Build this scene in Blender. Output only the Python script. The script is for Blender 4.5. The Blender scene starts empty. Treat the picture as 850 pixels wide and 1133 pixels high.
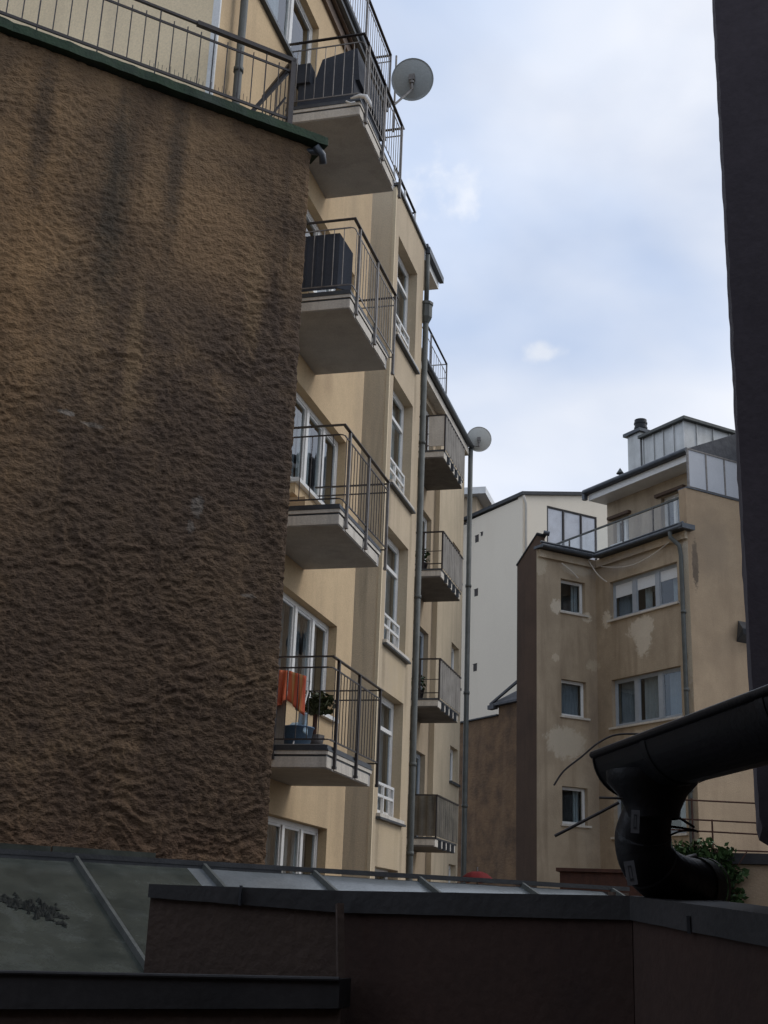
import bpy, math, random
from mathutils import Vector, Matrix, noise
R_ = math.radians
random.seed(4)
sc = bpy.context.scene
COL = sc.collection

# ------------------------------------------------------------------ camera
FPX, PITCH, YAW, ROLL = 1393.43, 0.315912, 0.269827, 0.0389215
F = Vector((-math.sin(YAW)*math.cos(PITCH), math.cos(YAW)*math.cos(PITCH), math.sin(PITCH)))
Rv = Vector((math.cos(YAW), math.sin(YAW), 0)); Uv = Rv.cross(F)
Rv, Uv = math.cos(ROLL)*Rv+math.sin(ROLL)*Uv, -math.sin(ROLL)*Rv+math.cos(ROLL)*Uv
cd = bpy.data.cameras.new('camera'); cam = bpy.data.objects.new('camera', cd); COL.objects.link(cam)
cam.matrix_world = Matrix(((Rv.x, Uv.x, -F.x, 0), (Rv.y, Uv.y, -F.y, 0), (Rv.z, Uv.z, -F.z, 0), (0, 0, 0, 1)))
cd.sensor_fit = 'VERTICAL'; cd.sensor_height = 24; cd.lens = 24*FPX/1133
cd.clip_start = 0.05; cd.clip_end = 2000
sc.camera = cam

# ------------------------------------------------------------------ sky and sun
SUN_EL, SUN_AZ = R_(42), R_(62)           # azimuth clockwise from +Y
w = bpy.data.worlds.new('World'); sc.world = w; w.use_nodes = True
nt = w.node_tree; nt.nodes.clear()
def N(t, typ, **k):
    n = t.nodes.new(typ)
    for a, b in k.items(): setattr(n, a, b)
    return n
out = N(nt, 'ShaderNodeOutputWorld')
sky = N(nt, 'ShaderNodeTexSky', sky_type='NISHITA', sun_disc=False)
sky.sun_elevation = SUN_EL; sky.sun_rotation = SUN_AZ; sky.air_density = 1.0; sky.dust_density = 1.6
b1 = N(nt, 'ShaderNodeBackground'); b1.inputs[1].default_value = 0.15
b2 = N(nt, 'ShaderNodeBackground')
tc = N(nt, 'ShaderNodeTexCoord')
mp = N(nt, 'ShaderNodeMapping'); mp.inputs['Scale'].default_value = (1, 1, 1.9); mp.inputs['Location'].default_value = (3.1, .4, 1.2)
n1 = N(nt, 'ShaderNodeTexNoise'); n1.inputs['Scale'].default_value = 2.6; n1.inputs['Detail'].default_value = 6; n1.inputs['Roughness'].default_value = .45; n1.inputs['Distortion'].default_value = .35
r1 = N(nt, 'ShaderNodeValToRGB'); r1.color_ramp.elements[0].position = .30; r1.color_ramp.elements[1].position = .60
r1.color_ramp.elements[0].color = (.45, .45, .45, 1); r1.color_ramp.elements[1].color = (.97, .97, .97, 1)
n2 = N(nt, 'ShaderNodeTexNoise'); n2.inputs['Scale'].default_value = 3.0; n2.inputs['Detail'].default_value = 4; n2.inputs['Roughness'].default_value = .42; n2.inputs['Distortion'].default_value = .4
r2 = N(nt, 'ShaderNodeValToRGB'); r2.color_ramp.elements[0].position = .36; r2.color_ramp.elements[1].position = .62
r2.color_ramp.elements[0].color = (.54, .65, .86, 1); r2.color_ramp.elements[1].color = (.84, .87, .94, 1)
b2.inputs[1].default_value = 1.1
mx = N(nt, 'ShaderNodeMixShader')
L = nt.links.new
L(tc.outputs['Generated'], mp.inputs[0]); L(mp.outputs[0], n1.inputs[0]); L(mp.outputs[0], n2.inputs[0])
L(n1.outputs[0], r1.inputs[0]); L(n2.outputs[0], r2.inputs[0]); 
# small bright wisps of cloud (by direction)
ccol = r2.outputs[0]
def dirpx(x, y): return (F+Rv*((x-425)/FPX)-Uv*((y-566.5)/FPX)).normalized()
for (x, y, rad, am) in ((601, 391, .026, .75), (480, 212, .055, .5), (468, 186, .03, .35)):
    sb = N(nt, 'ShaderNodeVectorMath', operation='SUBTRACT'); L(tc.outputs['Generated'], sb.inputs[0]); sb.inputs[1].default_value = dirpx(x, y)
    sk = N(nt, 'ShaderNodeVectorMath', operation='MULTIPLY'); L(sb.outputs[0], sk.inputs[0]); sk.inputs[1].default_value = (1, 1, 2.1)
    ln = N(nt, 'ShaderNodeVectorMath', operation='LENGTH'); L(sk.outputs[0], ln.inputs[0])
    wn = N(nt, 'ShaderNodeTexNoise'); wn.inputs['Scale'].default_value = 38; wn.inputs['Detail'].default_value = 6; L(tc.outputs['Generated'], wn.inputs[0])
    ma = N(nt, 'ShaderNodeMath', operation='MULTIPLY_ADD'); L(wn.outputs[0], ma.inputs[0]); ma.inputs[1].default_value = rad*3.0; L(ln.outputs['Value'], ma.inputs[2])
    mg = N(nt, 'ShaderNodeMapRange', interpolation_type='SMOOTHSTEP'); mg.inputs[1].default_value = rad*2.4; mg.inputs[2].default_value = rad*1.3; mg.inputs[3].default_value = 0; mg.inputs[4].default_value = am; L(ma.outputs[0], mg.inputs[0])
    mc = N(nt, 'ShaderNodeMix', data_type='RGBA'); L(mg.outputs[0], mc.inputs[0]); L(ccol, mc.inputs[6]); mc.inputs[7].default_value = (.98, .98, .98, 1); ccol = mc.outputs[2]
L(ccol, b2.inputs[0])
L(sky.outputs[0], b1.inputs[0]); L(r1.outputs[0], mx.inputs[0]); L(b1.outputs[0], mx.inputs[1]); L(b2.outputs[0], mx.inputs[2]); L(mx.outputs[0], out.inputs[0])
sl = bpy.data.lights.new('sun', 'SUN'); sun = bpy.data.objects.new('sun', sl); COL.objects.link(sun)
sl.energy = 1.0; sl.angle = R_(25); sl.color = (1, .96, .9)
sd = Vector((math.sin(SUN_AZ)*math.cos(SUN_EL), math.cos(SUN_AZ)*math.cos(SUN_EL), math.sin(SUN_EL)))
sun.rotation_euler = sd.to_track_quat('Z', 'Y').to_euler()
vs = sc.view_settings; vs.view_transform = 'Standard'; vs.look = 'None'; vs.gamma = 1; vs.exposure = 0; vs.use_curve_mapping = False

# ------------------------------------------------------------------ materials
def rgb(c): return (c[0], c[1], c[2], 1)
def mat(name, a, b=None, scale=1.5, streak=None, samt=.5, sscale=3, rough=.9, bump=.2, bscale=40, metal=0, blobs=(), bcol=None, spec=.3, grime=None, zstretch=1.0, b2=None):
    m = bpy.data.materials.new(name); m.use_nodes = True; t = m.node_tree; t.nodes.clear(); L = t.links.new
    o = N(t, 'ShaderNodeOutputMaterial'); p = N(t, 'ShaderNodeBsdfPrincipled'); L(p.outputs[0], o.inputs[0])
    p.inputs['Roughness'].default_value = rough; p.inputs['Metallic'].default_value = metal; p.inputs['Specular IOR Level'].default_value = spec
    g = N(t, 'ShaderNodeNewGeometry'); pos = g.outputs['Position']
    b = b or tuple(x*.8 for x in a)
    no = N(t, 'ShaderNodeTexNoise'); no.inputs['Scale'].default_value = scale; no.inputs['Detail'].default_value = 8; no.inputs['Roughness'].default_value = .62
    L(pos, no.inputs[0])
    cr = N(t, 'ShaderNodeMapRange'); cr.inputs[1].default_value = .34; cr.inputs[2].default_value = .66; L(no.outputs[0], cr.inputs[0])
    mix = N(t, 'ShaderNodeMix', data_type='RGBA'); mix.inputs[6].default_value = rgb(a); mix.inputs[7].default_value = rgb(b); L(cr.outputs[0], mix.inputs[0])
    col = mix.outputs[2]
    if streak:
        mpn = N(t, 'ShaderNodeMapping'); mpn.inputs['Scale'].default_value = (1, 1, .12); L(pos, mpn.inputs[0])
        ns = N(t, 'ShaderNodeTexNoise'); ns.inputs['Scale'].default_value = sscale; ns.inputs['Detail'].default_value = 6; ns.inputs['Distortion'].default_value = .6; ns.inputs['Roughness'].default_value = .6
        L(mpn.outputs[0], ns.inputs[0])
        rr = N(t, 'ShaderNodeMapRange'); rr.inputs[1].default_value = .5; rr.inputs[2].default_value = .72; rr.inputs[4].default_value = samt; L(ns.outputs[0], rr.inputs[0])
        m2 = N(t, 'ShaderNodeMix', data_type='RGBA'); L(rr.outputs[0], m2.inputs[0]); L(col, m2.inputs[6]); m2.inputs[7].default_value = rgb(streak); col = m2.outputs[2]
    for bl in blobs:            # stains and repairs with a place of their own: (centre, radii, colour, strength)
        c, rad, bc, am = bl
        s1 = N(t, 'ShaderNodeVectorMath', operation='SUBTRACT'); L(pos, s1.inputs[0]); s1.inputs[1].default_value = c
        s2 = N(t, 'ShaderNodeVectorMath', operation='MULTIPLY'); L(s1.outputs[0], s2.inputs[0]); s2.inputs[1].default_value = (1/rad[0], 1/rad[0], 1/rad[1])
        ln = N(t, 'ShaderNodeVectorMath', operation='LENGTH'); L(s2.outputs[0], ln.inputs[0])
        nn = N(t, 'ShaderNodeTexNoise'); nn.inputs['Scale'].default_value = 1.6/min(rad[0], .6); nn.inputs['Detail'].default_value = 12; nn.inputs['Roughness'].default_value = .78; nn.inputs['Distortion'].default_value = .5; L(pos, nn.inputs[0])
        ad = N(t, 'ShaderNodeMath', operation='MULTIPLY_ADD'); L(nn.outputs[0], ad.inputs[0]); ad.inputs[1].default_value = 2.4; L(ln.outputs['Value'], ad.inputs[2])
        soft = bl[0][2]*0 + (.12 if am > .6 else .45)
        rr = N(t, 'ShaderNodeMapRange'); rr.inputs[1].default_value = 2.05+soft; rr.inputs[2].default_value = 2.05-soft; rr.inputs[3].default_value = 0; rr.inputs[4].default_value = am; L(ad.outputs[0], rr.inputs[0])
        m2 = N(t, 'ShaderNodeMix', data_type='RGBA'); L(rr.outputs[0], m2.inputs[0]); L(col, m2.inputs[6]); m2.inputs[7].default_value = rgb(bc); col = m2.outputs[2]
    # fine speckle
    nf = N(t, 'ShaderNodeTexNoise'); nf.inputs['Scale'].default_value = 45; nf.inputs['Detail'].default_value = 4; L(pos, nf.inputs[0])
    mr = N(t, 'ShaderNodeMapRange'); mr.inputs[1].default_value = .3; mr.inputs[2].default_value = .7; mr.inputs[3].default_value = .90; mr.inputs[4].default_value = 1.08; L(nf.outputs[0], mr.inputs[0])
    mm = N(t, 'ShaderNodeMix', data_type='RGBA', blend_type='MULTIPLY'); mm.inputs[0].default_value = 1; L(col, mm.inputs[6]); L(mr.outputs[0], mm.inputs[7])
    L(mm.outputs[2], p.inputs['Base Color'])
    if bump:
        nb = N(t, 'ShaderNodeTexNoise'); nb.inputs['Scale'].default_value = bscale; nb.inputs['Detail'].default_value = 5
        if zstretch != 1:
            mz = N(t, 'ShaderNodeMapping'); mz.inputs['Scale'].default_value = (1, 1, zstretch); L(pos, mz.inputs[0]); L(mz.outputs[0], nb.inputs[0])
        else: L(pos, nb.inputs[0])
        bp = N(t, 'ShaderNodeBump'); bp.inputs['Strength'].default_value = bump; bp.inputs['Distance'].default_value = .02 if b2 is None else b2; L(nb.outputs[0], bp.inputs['Height']); L(bp.outputs[0], p.inputs['Normal'])
    return m
def glass_mat(name, tint=(.75, .8, .82), refl=.10):
    m = bpy.data.materials.new(name); m.use_nodes = True; t = m.node_tree; t.nodes.clear(); L = t.links.new
    o = N(t, 'ShaderNodeOutputMaterial'); a = N(t, 'ShaderNodeBsdfTransparent'); a.inputs[0].default_value = rgb(tint)
    g = N(t, 'ShaderNodeBsdfGlossy'); g.inputs['Roughness'].default_value = .015; g.inputs[0].default_value = (.95, .95, .95, 1)
    nz = N(t, 'ShaderNodeTexNoise'); nz.inputs['Scale'].default_value = 2.2; geo = N(t, 'ShaderNodeNewGeometry'); L(geo.outputs['Position'], nz.inputs[0])
    bp = N(t, 'ShaderNodeBump'); bp.inputs['Strength'].default_value = .12; bp.inputs['Distance'].default_value = .03; L(nz.outputs[0], bp.inputs['Height']); L(bp.outputs[0], g.inputs['Normal'])
    fr = N(t, 'ShaderNodeFresnel'); fr.inputs[0].default_value = 1.52
    ad = N(t, 'ShaderNodeMath', operation='ADD'); ad.inputs[1].default_value = refl; ad.use_clamp = True; L(fr.outputs[0], ad.inputs[0])
    inv = N(t, 'ShaderNodeMath', operation='SUBTRACT'); inv.inputs[0].default_value = 1; L(geo.outputs['Backfacing'], inv.inputs[1]); mu = N(t, 'ShaderNodeMath', operation='MULTIPLY'); L(ad.outputs[0], mu.inputs[0]); L(inv.outputs[0], mu.inputs[1])
    x = N(t, 'ShaderNodeMixShader'); L(mu.outputs[0], x.inputs[0]); L(a.outputs[0], x.inputs[1]); L(g.outputs[0], x.inputs[2]); L(x.outputs[0], o.inputs[0])
    return m
def w_of(s, t, z): c = math.sqrt(.5); return ((s-t)*c, (s+t)*c, z)
M = {}
M['cream'] = mat('cream_plaster', (.62, .46, .275), (.53, .39, .235), .9, streak=(.38, .28, .175), samt=.5, sscale=1.8, bump=.25, bscale=60,
                 blobs=[((-5.54, 16.6, 7.75), (.25, .25), (.36, .25, .15), .5), ((-5.54, 18.2, 2.0), (.3, 1.6), (.38, .28, .17), .5), ((-5.54, 18.25, 7.5), (.3, 1.6), (.40, .30, .19), .5), ((-5.54, 16.9, 5.2), (.5, .35), (.42, .30, .17), .5), ((-5.54, 17.2, 2.35), (.5, .4), (.40, .28, .16), .5), ((-5.54, 17.6, 11.0), (.6, .8), (.42, .32, .2), .5)])
M['bay'] = mat('grey_beige_plaster', (.57, .46, .32), (.49, .395, .275), .9, streak=(.33, .26, .175), samt=.5, sscale=2, bump=.3, bscale=60,
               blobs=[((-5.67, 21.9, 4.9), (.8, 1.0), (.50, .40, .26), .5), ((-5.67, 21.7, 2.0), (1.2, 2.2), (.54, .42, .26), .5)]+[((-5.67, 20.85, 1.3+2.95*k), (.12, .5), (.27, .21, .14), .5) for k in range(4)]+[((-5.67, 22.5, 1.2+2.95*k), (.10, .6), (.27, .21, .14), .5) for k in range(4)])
M['bay_side'] = mat('grey_plaster_side', (.74, .61, .43), (.67, .55, .39), .8, streak=(.25, .21, .16), samt=.6, sscale=2, bump=.3, bscale=60)
M['section2'] = mat('dull_beige_plaster', (.52, .41, .28), (.43, .335, .23), 1, streak=(.3, .235, .165), samt=.6, sscale=2, bump=.2)
M['lightplaster'] = mat('pale_cream_plaster', (.74, .62, .43), (.70, .58, .40), .8, bump=.15)
M['concrete'] = mat('balcony_concrete', (.44, .42, .39), (.37, .352, .33), 3, streak=(.25, .23, .21), samt=.4, bump=.25, bscale=50)
M['soffit'] = mat('balcony_edge_render', (.66, .61, .53), (.58, .53, .455), 3, streak=(.33, .3, .26), samt=.5, sscale=6, bump=.2)
M['concrete2'] = mat('dark_concrete', (.20, .185, .17), (.14, .13, .12), 3, streak=(.08, .075, .07), samt=.6, bump=.3)  # darker concrete for the small balcony slabs and their undersides
M['flash'] = mat('dark_zinc_flashing', (.10, .11, .12), (.07, .075, .085), 5, rough=.45, metal=.5, bump=.1)
M['iron'] = mat('dark_painted_iron', (.045, .036, .034), (.03, .025, .024), 12, rough=.5, bump=.15, bscale=90, spec=.4)
M['galv'] = mat('galvanised_bar', (.24, .225, .21), (.15, .135, .125), 9, rough=.5, metal=.3, bump=.1)
M['zinc'] = mat('grey_zinc_pipe', (.125, .130, .120), (.085, .09, .083), 4, streak=(.06, .063, .058), samt=.6, sscale=10, rough=.6, metal=.1, bump=.1)
M['white'] = mat('white_window_paint', (.78, .77, .74), (.7, .69, .66), 4, rough=.4, bump=.05)
M['greyframe'] = mat('grey_blue_window_frame', (.40, .43, .46), (.34, .37, .40), 4, rough=.45, bump=.05)
M['glass'] = glass_mat('window_glass', refl=.04); M['glassclear'] = glass_mat('balustrade_glass', (.93, .95, .95), .03)
M['curtain'] = mat('net_curtain', (.68, .67, .65), (.58, .57, .56), 2, rough=1, bump=.3, bscale=20, zstretch=.05)
M['curtain2'] = mat('grey_curtain', (.42, .42, .43), (.32, .32, .33), 2, rough=1, bump=.3, bscale=20, zstretch=.05)
M['blind'] = mat('white_roller_blind', (.72, .73, .72), (.66, .67, .66), 2, rough=.9, bump=.05)
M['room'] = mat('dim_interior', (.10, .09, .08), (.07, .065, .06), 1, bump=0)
M['tar'] = mat('dark_roof_sheet', (.055, .058, .062), (.035, .037, .04), 3, rough=.6, bump=.2)
DK = (.035, .028, .026); OC = (.20, .135, .082)
def lw(px, z, t=11.8): return w_of(px, t, z)
M['rough'] = mat('rough_brown_render', (.238, .152, .082), (.110, .072, .044), 1.5, streak=(.055, .038, .028), samt=.85, sscale=1.7, rough=.95, bump=.9, bscale=34, zstretch=1.6, b2=.03,
    blobs=[(lw(4.6, 6.2), (1.4, .9), (.060, .042, .033), .6), (lw(4.6, 4.6), (1.5, 1.0), (.062, .043, .034), .6), (lw(3.2, 2.4), (2.2, 1.1), (.085, .052, .032), .5),
           (lw(2.3, 5.6), (.5, 3.0), (.30, .175, .08), .5), (lw(4.3, 7.2), (.8, .8), (.27, .165, .085), .5), (lw(3.2, 7.4), (.16, 1.3), (.042, .04, .032), .6), (lw(3.85, 7.9), (.12, 1.1), (.035, .032, .028), .6),
           (lw(2.35, 7.9), (.12, .9), (.035, .03, .026), .6), (lw(5.0, 1.3), (1.5, .9), (.065, .042, .03), .5), (lw(3.9, .62), (4.5, .16), (.15, .09, .055), .6),
           (lw(4.45, 4.05), (.085, .13), (.34, .31, .27), .61), (lw(4.40, 3.82), (.05, .08), (.32, .29, .25), .61), (lw(2.98, 4.75), (.10, .035), (.34, .31, .27), .61), (lw(3.25, 4.68), (.12, .03), (.28, .25, .21), .61), (lw(5.1, 3.2), (.10, .025), (.28, .25, .21), .61), (lw(3.0, .9), (2.5, .5), (.075, .045, .03), .55), (lw(3.6, 3.4), (3.4, 2.1), (.066, .044, .031), .59), (lw(5.1, 5.3), (.5, 1.2), (.06, .043, .035), .5), (lw(3.6, 5.6), (.10, .9), (.26, .17, .09), .5), (lw(4.9, 6.6), (.12, .7), (.26, .17, .09), .5)])
M['moss'] = mat('mossy_coping', (.035, .060, .034), (.022, .036, .024), 5, streak=(.07, .075, .075), samt=.5, sscale=2, bump=.6, bscale=30)
RBL = [(w_of(23.36, 26.35, 8.15), (.62, .34), (.66, .57, .44), .85), (w_of(23.36, 26.3, 7.75), (.38, .45), (.66, .57, .44), .9), (w_of(23.36, 27.85, 8.65), (.22, .28), (.66, .57, .44), .9),
       (w_of(21.9, 28.3, 8.9), (.24, .24), (.66, .57, .44), .9), (w_of(23.0, 28.3, 8.75), (.2, .18), (.66, .57, .44), .9), (w_of(21.85, 28.3, 7.4), (.15, .13), (.58, .48, .35), .9), (w_of(23.2, 28.3, 7.35), (.24, .2), (.55, .46, .33), .9),
       (w_of(22.2, 28.3, 5.0), (.72, .5), (.60, .52, .40), .8), (w_of(22.9, 28.3, 3.2), (.35, 1.8), (.46, .38, .28), .5), (w_of(21.3, 28.3, 10.1), (.25, .4), (.58, .49, .36), .8),
       (w_of(22.6, 28.3, 10.15), (.6, .22), (.52, .44, .33), .8), (w_of(23.36, 24.44, 8.2), (.26, 2.4), (.56, .48, .36), .8), (w_of(23.36, 24.5, 9.9), (.16, .5), (.6, .53, .42), .8),
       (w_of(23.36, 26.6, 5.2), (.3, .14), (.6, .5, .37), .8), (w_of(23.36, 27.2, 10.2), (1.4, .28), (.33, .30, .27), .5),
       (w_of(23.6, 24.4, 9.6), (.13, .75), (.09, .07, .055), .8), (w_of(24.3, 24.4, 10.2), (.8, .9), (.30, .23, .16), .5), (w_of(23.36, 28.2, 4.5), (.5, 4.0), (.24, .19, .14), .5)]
M['rb'] = mat('weathered_tan_plaster', (.48, .38, .265), (.37, .29, .20), 1.1, streak=(.20, .145, .095), samt=.6, sscale=2.0, bump=.45, bscale=30, blobs=RBL)
M['rb_third'] = mat('tan_plaster_wall', (.44, .325, .21), (.35, .255, .165), .9, streak=(.24, .165, .105), samt=.55, sscale=1.3, bump=.35, bscale=30, blobs=RBL[15:17])
M['rb_dark'] = mat('brown_gable_render', (.13, .085, .06), (.10, .066, .048), 1, streak=(.07, .05, .04), bump=.3)
M['whitewall'] = mat('clean_cream_render', (.84, .75, .61), (.80, .71, .575), .25, bump=.03, streak=(.60, .50, .37), samt=.25, sscale=.5)
M['endbay'] = mat('pale_dull_plaster', (.60, .49, .34), (.50, .41, .285), .8, streak=(.34, .28, .2), samt=.55, sscale=2, bump=.15)
M['endwall'] = mat('light_warm_plaster', (.88, .71, .47), (.82, .66, .43), .6, streak=(.55, .45, .32), samt=.3, sscale=2, bump=.1)
M['brick'] = mat('sooty_brown_wall', (.21, .125, .066), (.10, .062, .038), 1.6, streak=(.24, .155, .09), samt=.45, sscale=1.4, bump=1.0, bscale=7, zstretch=2)
M['standing'] = mat('weathered_zinc_sheet', (.56, .56, .54), (.42, .42, .40), 1.4, streak=(.30, .29, .27), samt=.5, sscale=3, rough=.45, metal=.45, bump=.1)
M['frost'] = mat('frosted_panel', (.52, .53, .55), (.46, .47, .49), 1, rough=.35, bump=.03)
M['frost2'] = mat('milky_pane', (.62, .63, .66), (.50, .50, .52), 1.6, streak=(.36, .35, .34), samt=.6, sscale=2, rough=.25, bump=.02)
M['zinc_skysheen'] = mat('zinc_sheet_sky_sheen', (.27, .29, .30), (.19, .205, .21), 2.2, streak=(.16, .17, .17), samt=.5, sscale=3, rough=.25, metal=.3, bump=.1)  # paler copy of the lean-to zinc, reflected sky put into its colour
M['leadroof'] = mat('lean_to_zinc', (.075, .082, .068), (.036, .042, .036), 2.2, streak=(.11, .12, .11), samt=.5, sscale=2.5, rough=.2, metal=.0, spec=.75, bump=.25, bscale=8)
M['coping'] = mat('dark_sheet_coping', (.046, .043, .043), (.028, .027, .027), 3, streak=(.03, .03, .032), samt=.5, sscale=9, rough=.6, metal=.2, bump=.12)
M['maroon'] = mat('dark_maroon_render', (.058, .032, .024), (.042, .025, .019), 1.5, streak=(.03, .018, .016), samt=.5, sscale=4, bump=.15)
M['maroon2'] = mat('dark_brown_render', (.082, .055, .042), (.06, .042, .033), 1.5, bump=.3)
M['purple'] = mat('dark_plum_render', (.076, .063, .070), (.060, .050, .056), 2, bump=.12, bscale=60)
M['blackpvc'] = mat('black_gutter_metal', (.011, .0115, .014), (.008, .008, .010), 6, rough=.46, metal=.0, bump=.15, spec=.35)
M['sticker'] = mat('faded_sticker', (.15, .15, .155), (.11, .11, .115), 30, rough=.6, bump=0)
M['stickerdark'] = mat('sticker_print', (.04, .04, .042), rough=.6, bump=0)
M['rust'] = mat('rusty_iron', (.10, .045, .03), (.06, .03, .022), 10, rough=.8, bump=.2)
M['dish'] = mat('dish_grey', (.40, .42, .41), (.35, .37, .36), 3, rough=.5, bump=.05)
M['dish2'] = mat('dish_cream', (.62, .61, .56), (.56, .55, .5), 3, rough=.5, bump=.05)
M['leaf'] = mat('ivy_leaf', (.045, .085, .03), (.025, .05, .018), 5, rough=.5, bump=.1)
M['leaf2'] = mat('plant_leaf', (.07, .08, .03), (.04, .05, .02), 5, rough=.6, bump=.1)
M['mossdark'] = mat('black_moss', (.022, .024, .020), (.014, .015, .013), 20, bump=.6)
M['leaf3'] = mat('ivy_leaf_light', (.065, .12, .04), (.045, .085, .03), 5, rough=.45, bump=.1)
M['red'] = mat('red_canvas', (.20, .018, .018), (.15, .014, .014), 3, rough=.8, bump=.1)
M['slate'] = mat('grey_slate', (.12, .12, .125), (.08, .08, .085), 5, bump=.4, bscale=12)
M['ground'] = mat('courtyard_ground', (.09, .085, .08), (.06, .058, .055), .4, bump=.3)
M['screen'] = mat('charcoal_screen_fabric', (.060, .066, .08), (.05, .055, .067), 3, rough=.85, bump=.2, bscale=80)
M['fluted'] = mat('fluted_grey_sheet', (.30, .275, .24), (.21, .19, .165), 2, streak=(.10, .09, .08), samt=.7, sscale=7, rough=.7, bump=.1)
M['oldsheet'] = mat('stained_grey_sheet', (.19, .165, .13), (.10, .09, .07), 2, streak=(.05, .045, .04), samt=.9, sscale=7, rough=.8, bump=.3)
M['orange'] = mat('orange_towel', (.70, .20, .10), (.62, .16, .08), 4, rough=1, bump=.3)
M['blue'] = mat('blue_plastic', (.10, .17, .27), (.08, .14, .22), 4, rough=.5, bump=.05)
M['lblue'] = mat('light_blue_cloth', (.50, .66, .76), (.4, .55, .66), 6, rough=1, bump=.3)
M['card'] = mat('cardboard', (.48, .35, .22), (.4, .3, .18), 6, bump=.1)
M['beam'] = mat('brown_timber_soffit', (.40, .29, .20), (.33, .235, .16), 4, rough=.8, bump=.2)
M['beamdark'] = mat('dark_timber_soffit', (.19, .14, .11), (.15, .11, .085), 4, rough=.8, bump=.2)
# striped towel
def towel_mat():
    m = mat('striped_orange_towel', (.72, .17, .08), (.62, .13, .07), 4, rough=1, bump=.2)
    t = m.node_tree; p = next(n for n in t.nodes if n.type == 'BSDF_PRINCIPLED')
    g = N(t, 'ShaderNodeNewGeometry'); sx = N(t, 'ShaderNodeSeparateXYZ'); t.links.new(g.outputs['Position'], sx.inputs[0])
    ml = N(t, 'ShaderNodeMath', operation='MULTIPLY'); ml.inputs[1].default_value = 62; t.links.new(sx.outputs[0], ml.inputs[0])
    sn = N(t, 'ShaderNodeMath', operation='SINE'); t.links.new(ml.outputs[0], sn.inputs[0])
    cr = N(t, 'ShaderNodeValToRGB'); cr.color_ramp.interpolation = 'CONSTANT'; cr.color_ramp.elements[0].color = (.70, .15, .08, 1); cr.color_ramp.elements[1].position = .25; cr.color_ramp.elements[1].color = (.75, .22, .09, 1)
    e = cr.color_ramp.elements.new(.75); e.color = (.80, .50, .24, 1)
    mr = N(t, 'ShaderNodeMapRange'); mr.inputs[1].default_value = -1; mr.inputs[2].default_value = 1; t.links.new(sn.outputs[0], mr.inputs[0]); t.links.new(mr.outputs[0], cr.inputs[0]); t.links.new(cr.outputs[0], p.inputs['Base Color'])
    return m
M['towel'] = towel_mat()

# ------------------------------------------------------------------ mesh builder
class MB:
    def __init__(s): s.v = []; s.f = []; s.smooth = False
    def add(s, vs, fs):
        b = len(s.v); s.v += [tuple(v) for v in vs]; s.f += [tuple(b+i for i in f) for f in fs]; return s
    def hexa(s, p):   # 8 points: bottom 4 ccw, top 4 ccw
        return s.add(p, [(3, 2, 1, 0), (4, 5, 6, 7), (0, 1, 5, 4), (1, 2, 6, 5), (2, 3, 7, 6), (3, 0, 4, 7)])
    def box(s, x0, x1, y0, y1, z0, z1):
        x0, x1 = sorted((x0, x1)); y0, y1 = sorted((y0, y1)); z0, z1 = sorted((z0, z1))
        return s.hexa([(x0, y0, z0), (x1, y0, z0), (x1, y1, z0), (x0, y1, z0), (x0, y0, z1), (x1, y0, z1), (x1, y1, z1), (x0, y1, z1)])
    def bar(s, a, b, w, h, up=(0, 0, 1)):
        a = Vector(a); b = Vector(b); d = (b-a).normalized(); up = Vector(up)
        if abs(d.dot(up)) > .99: up = Vector((1, 0, 0))
        r = d.cross(up).normalized()*w/2; u = r.cross(d).normalized()*h/2
        return s.hexa([a-r-u, a+r-u, b+r-u, b-r-u, a-r+u, a+r+u, b+r+u, b-r+u])
    def tube(s, pts, r, seg=10, cap=True):
        pts = [Vector(p) for p in pts]; n = len(pts); rs = r if isinstance(r, (list, tuple)) else [r]*n
        d0 = (pts[1]-pts[0]).normalized(); ref = Vector((0, 0, 1)) if abs(d0.z) < .9 else Vector((1, 0, 0))
        x = d0.cross(ref).normalized(); base = len(s.v)
        for i, p in enumerate(pts):
            d = (pts[min(i+1, n-1)]-pts[max(i-1, 0)]).normalized()
            x = (x-d*x.dot(d)).normalized(); y = d.cross(x)
            for k in range(seg):
                a = 2*math.pi*k/seg; s.v.append(tuple(p+(x*math.cos(a)+y*math.sin(a))*rs[i]))
        for i in range(n-1):
            for k in range(seg):
                a = base+i*seg+k; b = base+i*seg+(k+1) % seg; s.f.append((a, b, b+seg, a+seg))
        if cap:
            s.f.append(tuple(base+k for k in range(seg))[::-1]); s.f.append(tuple(base+(n-1)*seg+k for k in range(seg)))
        return s
    def prism(s, poly, d):  # polygon of 3D points extruded by vector d
        n = len(poly); d = Vector(d); a = [Vector(p) for p in poly]
        return s.add(a+[p+d for p in a], [tuple(range(n))[::-1], tuple(range(n, 2*n))]+[(i, (i+1) % n, n+(i+1) % n, n+i) for i in range(n)])
    def lathe(s, c, prof, seg=24, axis='Z', mtx=None):
        base = len(s.v)
        for (r, h) in prof:
            for k in range(seg):
                a = 2*math.pi*k/seg; p = Vector((r*math.cos(a), r*math.sin(a), h))
                if mtx is not None: p = mtx @ p
                s.v.append(tuple(Vector(c)+p))
        for i in range(len(prof)-1):
            for k in range(seg):
                a = base+i*seg+k; b = base+i*seg+(k+1) % seg; s.f.append((a, b, b+seg, a+seg))
        return s

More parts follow.
